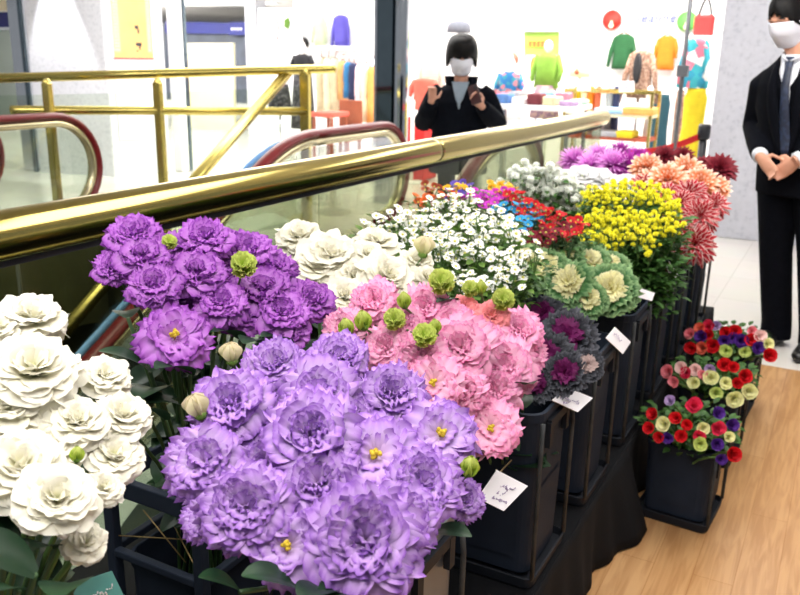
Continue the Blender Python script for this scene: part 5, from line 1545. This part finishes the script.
YPOM = [pompon(k).mesh('blossom', 'yellow_pompon') for k in range(3)]
WPOM = [pompon(k + 5, 5, 11).mesh('blossom', 'white_pompon') for k in range(3)]
DYED = {c: [daisy(11, .95, .24, 56 + 10 * k, k + 20, .22).mesh('blossom', [c, 'daisy_eye']) for k in range(2)] for c in ('magenta', 'orange', 'amber', 'scarlet', 'sky', 'violet', 'wine', 'rust')}
def foliage_mesh(seed, n, rad, L, W, m, down=.12):
    g = random.Random(seed); mb = MB()
    for i in range(n):
        a = g.random() * 6.28; r = rad * math.sqrt(g.random()); z = -g.random() * down
        lf = leaf_mesh(L * g.uniform(.7, 1.2), W, g.uniform(.3, 1.3), 2, 3, .3)
        mb.merge(lf, Matrix.Translation((r * math.cos(a), r * math.sin(a), z)) @ Euler((g.uniform(-.3, .9), g.uniform(-.5, .5), a + g.uniform(-2, -1))).to_matrix().to_4x4())
    return mb.mesh('foliage', m)
FOL = {'mid': [foliage_mesh(k, 46, .055, .034, .009, 'leaf_mid') for k in range(3)], 'bright': [foliage_mesh(k + 9, 46, .06, .034, .009, 'leaf_bright') for k in range(3)],
       'deep': [foliage_mesh(k + 4, 54, .065, .042, .009, 'leaf', .2) for k in range(3)]}
def spray(px, py, D, base, blossoms, n, rp, rb, fol, label, group, name, cat='flower', dj=.03, up=.6, seed=0, stem_m='stem', tail=0):
    g = random.Random(seed * 7919 + int(px * 13 + py * 7))
    base = Vector(base) + Vector((g.uniform(-.06, .06), g.uniform(-.06, .06), 0))
    c = at(px, py, D=D)
    t = thing(name, label, cat, tuple(base), 0, group)
    hub = c + Vector((0, 0, -.07))
    mb = MB()
    mb.tube(bez((0, 0, 0), (hub - base) * .5 + Vector((0, 0, .08)), hub - base, 6), .0028, 5, cap=False)
    for k in range(n):
        a = 2.4 * k + g.random() * .8; q = math.sqrt((k + .5) / n)
        p = at(px + rp * q * math.cos(a), py + rp * .8 * q * math.sin(a), D=D + g.uniform(-dj, dj))
        toc = (EYE - p).normalized()
        ax = (toc * .5 + Vector((g.uniform(-.5, .5), g.uniform(-.5, .5), up + .3))).normalized()
        r = rb * g.uniform(.85, 1.15) * D / FPX
        mb.tube([hub - base, (hub + p) / 2 - base + Vector((0, 0, .01)), p - ax * r * .2 - base], .0014, 4, cap=False)
        o = link(blossoms[g.randrange(len(blossoms))], 'blossom', t)
        o.matrix_local = Matrix.Translation(p - base) @ axis_rot(ax, g.random() * 6).to_4x4() @ Matrix.Scale(r, 4)
    mb.build('stem', stem_m, t)
    for k in range(1 + tail):
        f = link(FOL[fol][g.randrange(3)], 'foliage', t)
        f.matrix_local = Matrix.Translation(c - base + Vector((0, 0, -.012 - .12 * k)) - (EYE - c).normalized() * .015) @ Matrix.Rotation(g.random() * 6, 4, 'Z') @ Matrix.Scale(1.0 * rp * D / FPX / .05 * .95 + .25, 4)
    return t
def scatter(poly, step, seed, jit=.35):
    """Evenly spread points inside a polygon."""
    g = random.Random(seed)
    xs = [p[0] for p in poly]; ys = [p[1] for p in poly]
    out = []
    y = min(ys) + step * .4; row = 0
    while y < max(ys):
        x = min(xs) + (step / 2 if row % 2 else 0)
        while x < max(xs):
            qx, qy = x + g.uniform(-jit, jit) * step, y + g.uniform(-jit, jit) * step
            ins = False
            for i in range(len(poly)):
                (x1, y1), (x2, y2) = poly[i], poly[i - 1]
                if (y1 > qy) != (y2 > qy) and qx < (x2 - x1) * (qy - y1) / (y2 - y1) + x1:
                    ins = not ins
            if ins:
                out.append((qx, qy))
            x += step
        y += step * .82; row += 1
    return out
# small white daisies
for i, (x, y) in enumerate(scatter([(362, 226), (388, 208), (430, 196), (470, 198), (505, 214), (520, 240), (512, 285), (488, 296), (462, 285), (434, 262), (400, 240)], 21, 4)):
    spray(x, y, 2.30 - (y - 200) * .0035, (BX + .06, 1.95, PZ + .05), DAISY, 10, 15, 4.6, 'bright', 'stem of small white daisies in the white daisy bunch behind the pink blooms', 'small white daisies', 'white_daisy_spray', seed=i)
for i, (x, y) in enumerate([(505, 268), (520, 262), (535, 250), (468, 288)]):
    spray(x, y, 2.05, (BX + .06, 1.95, PZ + .05), DAISY, 4, 12, 4.4, 'mid', 'stem of small white daisies in the white daisy bunch behind the pink blooms', 'small white daisies', 'white_daisy_spray', seed=i + 90)
# dyed mixed flowers
MIX = [('orange', (422, 200)), ('rust', (438, 203)), ('orange', (448, 197)), ('rust', (430, 190)), ('amber', (455, 190)), ('violet', (452, 196)), ('violet', (462, 188)),
       ('magenta', (468, 198)), ('magenta', (480, 196)), ('magenta', (492, 200)), ('magenta', (503, 195)), ('amber', (497, 187)), ('amber', (507, 190)), ('magenta', (486, 204)),
       ('scarlet', (520, 203)), ('scarlet', (532, 208)), ('scarlet', (543, 215)), ('scarlet', (524, 216)), ('scarlet', (548, 226)), ('scarlet', (514, 198)), ('wine', (538, 232)), ('wine', (553, 236)), ('wine', (563, 230)),
       ('scarlet', (570, 236)), ('sky', (503, 210)), ('sky', (521, 209)), ('sky', (533, 219)), ('sky', (516, 235)), ('wine', (528, 238)), ('scarlet', (555, 218)), ('wine', (545, 243)), ('scarlet', (577, 225)), ('sky', (519, 224))]
WORD = {'orange': 'burnt orange', 'rust': 'rust brown', 'amber': 'amber yellow', 'violet': 'blue violet', 'magenta': 'bright magenta', 'scarlet': 'scarlet', 'wine': 'dark wine red', 'sky': 'dyed sky blue'}
for i, (c, (x, y)) in enumerate(MIX):
    spray(x, y, 2.75 - (y - 190) * .006, (BX + .05, 2.42, PZ + .05), DYED[c], 6, 9.5, 4.6, 'mid', WORD[c] + ' small-flowered stem in the mixed bright bunch behind the white daisies', 'mixed ' + c + ' stems', c + '_flower_spray', seed=i, stem_m='stem_dark')
for i, (x, y) in enumerate([(594, 196), (612, 190), (630, 188), (648, 190), (662, 197), (606, 204), (626, 202), (646, 203), (668, 210), (590, 208)]):
    spray(x, y, 3.10, (FX, 2.96, PZ + .05), YPOM, 11, 13, 3.4, 'mid', 'stem of yellow button flowers in the yellow bunch left of the dahlias', 'yellow button flowers', 'yellow_button_spray', seed=i + 150)
# small white pompons
for i, (x, y) in enumerate(scatter([(470, 196), (486, 176), (520, 168), (560, 170), (590, 182), (588, 204), (560, 214), (530, 205), (500, 190)], 16, 8)):
    spray(x, y, 3.2, (BX + .05, 2.95, PZ + .05), WPOM, 10, 13, 5.0, 'mid', 'stem of small white pompons left of the yellow button flowers', 'small white pompons', 'white_pompon_spray', seed=i, tail=1)
# yellow button flowers over their green foliage
for i, (x, y) in enumerate(scatter([(578, 212), (596, 192), (625, 184), (652, 186), (674, 202), (681, 222), (678, 240), (650, 240), (615, 240), (588, 234)], 15, 5)):
    spray(x, y, 3.02 - (y - 190) * .004, (FX, 2.96, PZ + .05), YPOM, 13, 12, 3.4, 'mid', 'stem of yellow button flowers in the yellow bunch left of the dahlias', 'yellow button flowers', 'yellow_button_spray', seed=i, tail=1)
for i, (x, y) in enumerate([(602, 236), (612, 244), (624, 238), (640, 238), (650, 246), (588, 240)]):
    spray(x, y, 2.80, (FX, 2.96, PZ + .05), YPOM, 8, 12, 3.6, 'mid', 'stem of yellow button flowers in the yellow bunch left of the dahlias', 'yellow button flowers', 'yellow_button_spray', seed=i + 50, tail=1)
for i, (x, y) in enumerate([(645, 260), (656, 266), (664, 256), (648, 276), (660, 278), (635, 256), (652, 250), (628, 258)]):
    base = Vector((FX, 2.96, PZ + .05)); c = at(x, y, D=2.86)
    t = thing('leafy_stem', 'feathery green leaves below the yellow button flowers', 'foliage', tuple(base), 0, 'leaves below the yellow flowers')
    mb = MB(); mb.tube(bez((0, 0, 0), (c - base) * .5, c - base, 5), .0025, 5, cap=False); mb.build('stem', 'stem', t)
    f = link(FOL['mid'][i % 3], 'foliage', t); f.matrix_local = Matrix.Translation(c - base) @ Matrix.Rotation(i, 4, 'Z') @ Matrix.Scale(1.0, 4)

# ================================================================ BIG BLOOMS
def layered(seed, rows, nu=2, nv=4, frill=0.0, cup=.25, tip='point', centre=None, jag=0.0):
    g = random.Random(seed); mb = MB()
    for (n, th, cu, L, W) in rows:
        a0 = g.random() * 6.28
        for i in range(n):
            petal(mb, L * g.uniform(.9, 1.08), W, R_(th + g.uniform(-5, 5)), R_(cu), a0 + i * 2 * PI / n + g.uniform(-.08, .08), nu, nv, frill, 1.5, jag, cup, tip, g, base=.04)
    if centre:
        mb.lathe([(0, 0), (centre, .05), (centre * .8, .25), (0, .32)], 10, mi=1)
    return mb
M['dahlia_red'] = petal_mat('red_and_white_dahlia', [(0, (236, 206, 204)), (.10, (222, 170, 168)), (.2, (176, 26, 44)), (.8, (160, 20, 38)), (.9, (228, 190, 188)), (1, (240, 220, 216))], 'u', .15, .6, 0, .1)
M['dahlia_orange'] = petal_mat('orange_and_cream_dahlia', [(0, (178, 68, 30)), (.45, (214, 106, 54)), (.72, (226, 142, 96)), (.88, (242, 200, 176)), (1, (248, 226, 214))], 'v', .2, .6, .15, .08)
M['dahlia_wine'] = petal_mat('wine_dahlia', [(0, (58, 10, 22)), (.6, (104, 18, 36)), (1, (134, 34, 48))], 'v', .12, .55, .1, .12)
M['mum'] = petal_mat('orchid_pink_mum', [(0, (166, 58, 160)), (.5, (206, 112, 204)), (1, (232, 172, 230))], 'v', .25, .6, .1, .08)
M['mum_deep'] = petal_mat('magenta_mum', [(0, (124, 26, 124)), (1, (190, 62, 180))], 'v', .2, .6, .1, .08)
DROWS = [(6, 8, 20, .45, .10), (9, 20, 25, .6, .13), (12, 36, 25, .78, .15), (14, 52, 25, .9, .16), (16, 68, 30, 1.0, .165), (15, 84, 34, 1.02, .165), (12, 100, 30, .98, .16)]
DR = [layered(k, DROWS, 4, 5).mesh('bloom', 'dahlia_red') for k in range(2)]
DO = [layered(k + 3, DROWS, 2, 5).mesh('bloom', 'dahlia_orange') for k in range(2)]
DW = [layered(k + 6, DROWS, 2, 5).mesh('bloom', 'dahlia_wine') for k in range(2)]
MROWS = [(8, 8, 10, .7, .05), (14, 22, 20, .8, .055), (20, 38, 30, .9, .06), (24, 56, 40, .96, .06), (26, 74, 55, 1.0, .06), (26, 92, 60, 1.0, .06), (20, 112, 40, .95, .06)]
MU = [layered(k + 20, MROWS, 2, 5).mesh('bloom', 'mum') for k in range(2)]
MD = [layered(k + 23, MROWS, 2, 5).mesh('bloom', 'mum_deep') for k in range(2)]
BWR = [(3, 18, 30, .7, .46), (5, 50, 30, .95, .56), (6, 68, 40, 1.05, .58)]
BW = [layered(k + 30, BWR, 6, 6, .02, .2, 'round', .18).mesh('bloom', ['whitepure', 'bud']) for k in range(2)]
HB = (FX, 3.38, PZ + .05); WBk = (FX, 3.84, PZ + .05)
DAH = [(646, 163, 17, 3.75, DO, 'orange and cream dahlia at the left top of the dahlias beside the magenta bloom', HB), (686, 166, 18, 3.70, DO, 'orange and cream dahlia at the top middle of the dahlias', HB),
 (668, 175, 20, 3.55, DO, 'large orange dahlia in the middle of the dahlias', HB), (702, 179, 19, 3.62, DO, 'orange dahlia below the dark red one on the right', HB),
 (717, 184, 15, 3.66, DO, 'orange dahlia farthest right of the dahlias', HB), (651, 177, 15, 3.60, DO, 'orange dahlia just above the yellow button flowers', HB),
 (643, 181, 13, 3.58, DR, 'red and white dahlia half hidden behind the yellow flowers', HB), (668, 194, 17, 3.45, DR, 'pale pinkish dahlia right above the yellow flowers', HB),
 (691, 191, 18, 3.45, DR, 'red and white dahlia in the centre of the dahlias', HB), (716, 203, 15, 3.50, DR, 'red and white dahlia on the right edge of the dahlias', HB),
 (682, 200, 15, 3.40, DR, 'red and white dahlia at the upper right of the yellow flowers', HB), (702, 213, 19, 3.35, DR, 'red and white dahlia second from the bottom', HB),
 (696, 242, 21, 3.22, DR, 'red and white dahlia hanging lowest, facing the camera', HB), (681, 224, 13, 3.34, DR, 'red and white dahlia beside the right edge of the yellow flowers', HB),
 (721, 165, 17, 4.0, DW, 'dark wine red dahlia in front of the grey pillar', WBk), (706, 163, 12, 4.05, DW, 'dark wine red dahlia just left of the one on the right', WBk), (664, 153, 12, 4.1, DW, 'dark wine red dahlia below the red belt, left of two', WBk),
 (683, 153, 11, 4.1, DW, 'dark wine red dahlia below the red belt, right of two', WBk)]
for i, (x, y, r, D, ms, lb, bs) in enumerate(DAH):
    flower(x, y, r, D, ms[i % 2], bs, lb, 'dahlias', 'dahlia', 'stem_dark', .68, leaves=2)
OB = (BX, 3.85, PZ + .05)
for i, (x, y, r, D, ms, lb) in enumerate([(574, 157, 17, 4.0, MU, 'orchid pink spider chrysanthemum farthest left'), (600, 153, 17, 4.05, MU, 'orchid pink spider chrysanthemum at the back'), (613, 161, 18, 3.9, MU, 'orchid pink spider chrysanthemum in the middle'),
                                          (590, 163, 16, 3.9, MU, 'orchid pink spider chrysanthemum above the big white blooms'), (630, 163, 17, 3.9, MD, 'magenta spider chrysanthemum beside the orange dahlia'), (622, 149, 13, 4.1, MD, 'magenta spider chrysanthemum sticking up at the back'), (640, 155, 12, 4.05, MD, 'magenta spider chrysanthemum farthest right')]):
    flower(x, y - 2, r * 1.14, D, ms[i % 2], OB, lb, 'spider chrysanthemums', 'chrysanthemum', 'stem_dark', .4, leaves=2)
VB = (BX, 3.45, PZ + .05)
for i, (x, y, r, lb) in enumerate([(566, 174, 15, 'big smooth white bloom farthest left of its bunch'), (584, 172, 16, 'big smooth white bloom, second from the left'), (604, 176, 17, 'big smooth white bloom under the middle pink chrysanthemum'),
                                   (618, 182, 15, 'big smooth white bloom touching the yellow flowers'), (633, 181, 13, 'big smooth white bloom farthest right, below the magenta bloom')]):
    flower(x, y, r, 3.6, BW[i % 2], VB, lb, 'big smooth white blooms', 'white_bloom', 'stem', .3, leaves=1)

# ================================================================ ORNAMENTAL KALE
M['kale_green'] = petal_mat('green_kale_leaf', [(0, (196, 208, 132)), (.3, (112, 154, 88)), (.78, (68, 116, 70)), (1, (150, 184, 130))], 'v', .15, .55, .3, .08)
M['kale_cream'] = petal_mat('cream_kale_heart', [(0, (206, 206, 110)), (.5, (232, 226, 154)), (1, (242, 238, 196))], 'v', .2, .6, .2, .05)
M['kale_dark'] = petal_mat('dark_kale_leaf', [(0, (64, 28, 62)), (.5, (42, 44, 50)), (.85, (52, 54, 62)), (1, (88, 90, 100))], 'v', .08, .6, .3, .15)
M['kale_magenta'] = petal_mat('magenta_kale_heart', [(0, (150, 30, 112)), (1, (104, 28, 88))], 'v', .12, .6, .3, .1)
M['kale_pale'] = petal_mat('pale_pink_kale_leaf', [(0, (190, 160, 160)), (1, (206, 184, 180))], 'v', .15, .6, .2, .05)
KO = [(6, 52, 10, .95, .42), (8, 68, 16, 1.08, .46), (8, 86, 20, 1.1, .46)]
KI = [(4, 10, 36, .48, .2), (6, 24, 40, .60, .24), (7, 38, 36, .72, .28), (6, 54, 30, .78, .28)]
def kale(seed, outer, inner, frill, freq, jag):
    g = random.Random(seed); a, b = MB(), MB()
    for mb, rows in ((a, KO), (b, KI)):
        for (n, th, cu, L, W) in rows:
            a0 = g.random() * 6
            for i in range(n):
                petal(mb, L * g.uniform(.9, 1.1), W, R_(th + g.uniform(-12, 12)), R_(cu * g.uniform(.5, 1.8)), a0 + i * 6.283 / n + g.uniform(-.25, .25), 12, 6, frill * g.uniform(.7, 1.2), freq, jag, .1, 'round', g)
    return a.mesh('outer_leaves', outer), b.mesh('heart_leaves', inner)
KG = [kale(k, 'kale_green', 'kale_cream', .11, 4.6, .06) for k in range(2)]
KD = [kale(k + 5, 'kale_dark', 'kale_magenta', .12, 5.5, .12) for k in range(2)]
KP = kale(9, 'kale_dark', 'kale_pale', .12, 5.5, .12)
def kale_head(px, py, r, D, ms, base, label, group):
    t, p, ax, rr = flower(px, py, r * .88, D, ms[0], base, label, group, 'ornamental_kale', 'stem', .4, 'outer_leaves', leaves=0, cat='ornamental kale', squash=.8)
    g = random.Random(int(px))
    o = link(ms[1], 'heart_leaves', t)
    o.matrix_local = Matrix.Translation(p + ax * rr * .18) @ axis_rot(ax, g.random() * 6).to_4x4() @ Matrix.Scale(rr * .9, 4)
GB = (FX, 2.54, PZ + .05)
for i, (x, y, r, D, lb) in enumerate([(524, 258, 23, 2.42, 'cream-hearted green kale farthest left in its bunch'), (545, 266, 25, 2.40, 'cream-hearted green kale second from the left'), (562, 256, 24, 2.52, 'cream-hearted green kale at the top of its bunch'),
                                      (588, 259, 25, 2.55, 'cream-hearted green kale right of the topmost one'), (608, 264, 25, 2.58, 'cream-hearted green kale farthest right at the top'), (567, 281, 29, 2.36, 'large cream-hearted green kale at the front of its bunch'),
                                      (610, 286, 31, 2.42, 'large cream-hearted green kale on the right above the white tag'), (588, 298, 22, 2.36, 'green kale leaves hanging lowest between the two large heads')]):
    kale_head(x, y, r, D, KG[i % 2], GB, lb, 'cream and green kale')
DB = (FX, 2.12, PZ + .05)
for i, (x, y, r, D, ms, lb) in enumerate([(541, 312, 24, 2.12, KD[0], 'dark kale with a small magenta heart at the top of its bunch'), (567, 334, 31, 2.02, KD[1], 'dark frilly kale with the brightest magenta heart'), (545, 355, 30, 1.94, KD[0], 'dark frilly kale beside the pink lisianthus'),
                                          (588, 364, 18, 1.92, KP, 'dark kale with a pale pinkish heart beside the second white tag'), (565, 372, 24, 1.90, KD[1], 'dark frilly kale hanging over the bucket rim'), (535, 382, 22, 1.90, KD[0], 'dark frilly kale lowest in its bunch')]):
    kale_head(x, y, r, D, ms, DB, lb, 'dark kale')

# ================================================================ ANEMONES in the low buckets on the floor
ACOL = {'red': ('red', (206, 26, 36)), 'pinkred': ('crimson pink', (216, 48, 84)), 'purple': ('violet', (84, 44, 140)), 'cream': ('cream', (232, 232, 178)), 'lime': ('pale green', (206, 220, 132)), 'pink': ('pink', (232, 138, 150)), 'lilac': ('lilac', (176, 150, 196)), 'coral': ('coral', (230, 116, 92)), 'blush': ('blush white', (240, 208, 204))}
AROWS = [(5, 2, -22, .62, .3), (4, 8, 4, .75, .36), (5, 22, 10, .95, .46), (6, 40, 16, 1.05, .5)]
AM = {}
for k, (w_, c) in ACOL.items():
    M['an_' + k] = petal_mat(k + '_anemone', [(0, tuple(int(x * .8) for x in c)), (.5, c), (1, tuple(min(255, int(x * 1.06) + 4) for x in c))], 'v', .2, .5, .1, .07)
    AM[k] = layered(len(k) * 3, AROWS, 5, 5, .03, .25, 'round', .14).mesh('bloom', ['an_' + k, 'ink_dark' if k in ('red', 'purple', 'pinkred') else 'bud'])
AN = {0: [('lilac', 670, 401, 8), ('pinkred', 694, 406, 11), ('red', 653, 414, 9), ('red', 649, 428, 9), ('cream', 664, 424, 11), ('red', 676, 418, 9), ('red', 659, 437, 8), ('purple', 668, 438, 8), ('red', 681, 436, 9), ('cream', 703, 428, 9), ('lime', 700, 444, 10), ('pinkred', 718, 428, 10), ('purple', 718, 413, 9),
          ('purple', 732, 425, 9), ('purple', 717, 444, 9), ('cream', 729, 437, 8), ('red', 733, 454, 11), ('purple', 721, 459, 8), ('pinkred', 699, 436, 8), ('red', 687, 425, 8)],
      1: [('pink', 668, 372, 10), ('pink', 674, 382, 8), ('blush', 681, 368, 9), ('pinkred', 686, 373, 8), ('blush', 695, 370, 9), ('cream', 694, 383, 9), ('lilac', 710, 370, 8), ('red', 724, 365, 10), ('red', 733, 367, 8), ('red', 745, 376, 10), ('red', 737, 383, 8), ('cream', 711, 378, 11), ('cream', 726, 383, 9), ('lime', 716, 393, 9), ('cream', 734, 399, 12), ('cream', 749, 391, 11), ('pink', 703, 375, 7)],
      2: [('pink', 690, 334, 8), ('purple', 701, 337, 9), ('red', 691, 348, 9), ('coral', 702, 348, 9), ('red', 713, 346, 10), ('pinkred', 708, 327, 9), ('lilac', 716, 326, 7), ('coral', 700, 328, 8), ('red', 726, 333, 9), ('red', 735, 331, 9), ('purple', 724, 341, 8), ('lime', 726, 351, 9), ('purple', 741, 341, 10), ('purple', 733, 338, 8), ('lime', 745, 352, 8), ('purple', 758, 348, 9), ('red', 751, 340, 9), ('blush', 760, 336, 9), ('cream', 768, 344, 8), ('red', 769, 355, 10), ('red', 708, 335, 8), ('pink', 752, 331, 7)]}
PLACE = {0: 'nearest low bucket on the wood floor', 1: 'middle low bucket on the wood floor', 2: 'farthest low bucket by the man in the suit'}
PSHORT = {0: 'nearest floor bucket', 1: 'middle floor bucket', 2: 'farthest floor bucket'}
AB = {0: (-.325, 2.60), 1: (-.325, 3.10), 2: (-.325, 3.57)}
AF = [foliage_mesh(k + 40, 40, .05, .03, .008, 'leaf_mid', .06) for k in range(2)]
import collections
cnt = collections.Counter((b, k) for b in AN for k, *_ in AN[b])
for b in AN:
    bx, by = AB[b]
    xs = [p[1] for p in AN[b]]
    for i, (k, x, y, r) in enumerate(AN[b]):
        same = [(q[1], q[2]) for q in AN[b] if q[0] == k]
        D0 = (at(bx and 700, 430 if b == 0 else 382 if b == 1 else 341, Z=.37) - EYE).length
        yc = 430 if b == 0 else 382 if b == 1 else 341
        D = D0 - (y - yc) * .0014
        if len(same) == 1:
            pos = 'the only one in the '
        else:
            o = sorted(same).index((x, y))
            nth = ['farthest left', 'second from the left', 'third from the left', 'fourth from the left', 'fifth from the left', 'sixth from the left', 'seventh from the left'][o] if o < len(same) - 1 else 'farthest right'
            pos = nth + ' of its colour in the '
        flower(x, y, r * .86, D, AM[k], (bx, by, .06), '%s anemone, %s%s' % (ACOL[k][0], pos, PSHORT[b]), 'anemones in the ' + PLACE[b], 'anemone', 'stem', .25, leaves=0, spread=.045, droop=.12)
    for i in range(11):
        g = random.Random(b * 10 + i)
        t = thing('leafy_stem', 'ferny green leaves under the anemones of the ' + PSHORT[b], 'foliage', (bx, by, .06), 0, 'anemone leaves in the ' + PLACE[b])
        a = i * .63; q = .03 if i == 0 else .088
        p = Vector((q * math.cos(a), q * math.sin(a), .262 + .03 * g.random()))
        mb = MB(); mb.tube(bez((0, 0, 0), (0, 0, .15), p, 5), .0025, 5, cap=False); mb.build('stem', 'stem', t)
        f = link(AF[i % 2], 'foliage', t, p, None, 1.25)

# ================================================================ PRICE TAGS on wire picks
def price_tag(corners, X, label, base, m='card', lines=(), group='white price tags'):
    """corners: top-left, top-right, bottom-right, bottom-left as seen; each with its own X."""
    P = [at(px, py, X=x) for (px, py), x in zip(corners, X)]
    c = sum(P, Vector()) / 4
    base = Vector(base)
    t = thing('price_tag', label, 'price tag', tuple(base), 0, group)
    n = (P[1] - P[0]).cross(P[3] - P[0]).normalized()
    if n.dot(EYE - c) < 0: n = -n
    mb = MB()
    F_ = [p - base for p in P] + [p - base - n * .0015 for p in P]
    mb.add(F_, [(0, 1, 2, 3), (7, 6, 5, 4), (0, 4, 5, 1), (1, 5, 6, 2), (2, 6, 7, 3), (3, 7, 4, 0)])
    card = mb.build('card', m, t, smooth=False)
    mb = MB()
    mb.tube([(0, 0, 0), (P[0] - base) * .85 + Vector((0, 0, -.01)), (P[0] - base) * .97 + n * -.003, P[0].lerp(P[2], .25) - base - n * .003], .0016, 6)
    mb.build('wire_pick', 'wire', t)
    if lines:
        mb = MB(); g = random.Random(5)
        for (u0, v0, u1, v1, nn, h) in lines:
            for k in range(nn):
                for s in range(3):
                    u = u0 + (u1 - u0) * (k + .2 + .25 * s) / nn + g.uniform(-.01, .01); v = v0 + (v1 - v0) * (k + .5) / nn + g.uniform(-.5, .5) * h
                    def S(u_, v_): return P[0].lerp(P[1], u_).lerp(P[3].lerp(P[2], u_), v_) - base + n * .0035
                    du, dv = (g.uniform(.005, .03), g.uniform(-.04, .04) * (1 if s % 2 else 2.2))
                    a, b_ = S(u, v), S(u + du, v + dv)
                    mb.tube([a, b_], .0011, 4)
        mb.build('handwriting', 'ink' if m == 'card' else 'card', card)
    return t
price_tag([(497, 470), (528, 486), (504, 511), (478, 498)], (-.50, -.46, -.46, -.50), 'largest white price tag with violet handwriting, between the lavender and pink bunches', (-.53, 1.50, .62),
          lines=[(.32, .42, .72, .36, 5, .05), (.36, .62, .6, .58, 3, .04), (.34, .84, .85, .74, 6, .05)])
price_tag([(567, 387), (593, 398), (578, 412), (552, 400)], (-.50, -.46, -.46, -.50), 'white price tag on the dark kale bucket, second from the camera', (-.52, 1.96, .63), lines=[(.1, .7, .8, .62, 6, .06), (.3, .9, .5, .85, 2, .05)])
price_tag([(615, 327), (631, 342), (623, 354), (606, 338)], (-.50, -.47, -.47, -.50), 'white price tag on the cream and green kale bucket, third from the camera', (-.52, 2.36, .63), lines=[(.1, .4, .6, .5, 4, .06)])
price_tag([(640, 288), (655, 293), (652, 301), (637, 297)], (-.50, -.47, -.47, -.50), 'white price tag below the largest right-hand green kale, fourth from the camera', (-.52, 2.62, .66))
price_tag([(669, 261), (679, 276), (675, 281), (665, 266)], (-.50, -.48, -.48, -.50), 'white price tag below the lowest red and white dahlia, farthest from the camera', (-.53, 3.00, .66))
#T
price_tag([(72, 585), (112, 571), (126, 600), (80, 620)], (-.70, -.69, -.68, -.69), 'teal card with white script at the bottom left corner of the photo', (-.76, .62, .66), 'teal_card', [(.25, .5, .85, .45, 5, .08), (.2, .8, .8, .75, 5, .06)], None)
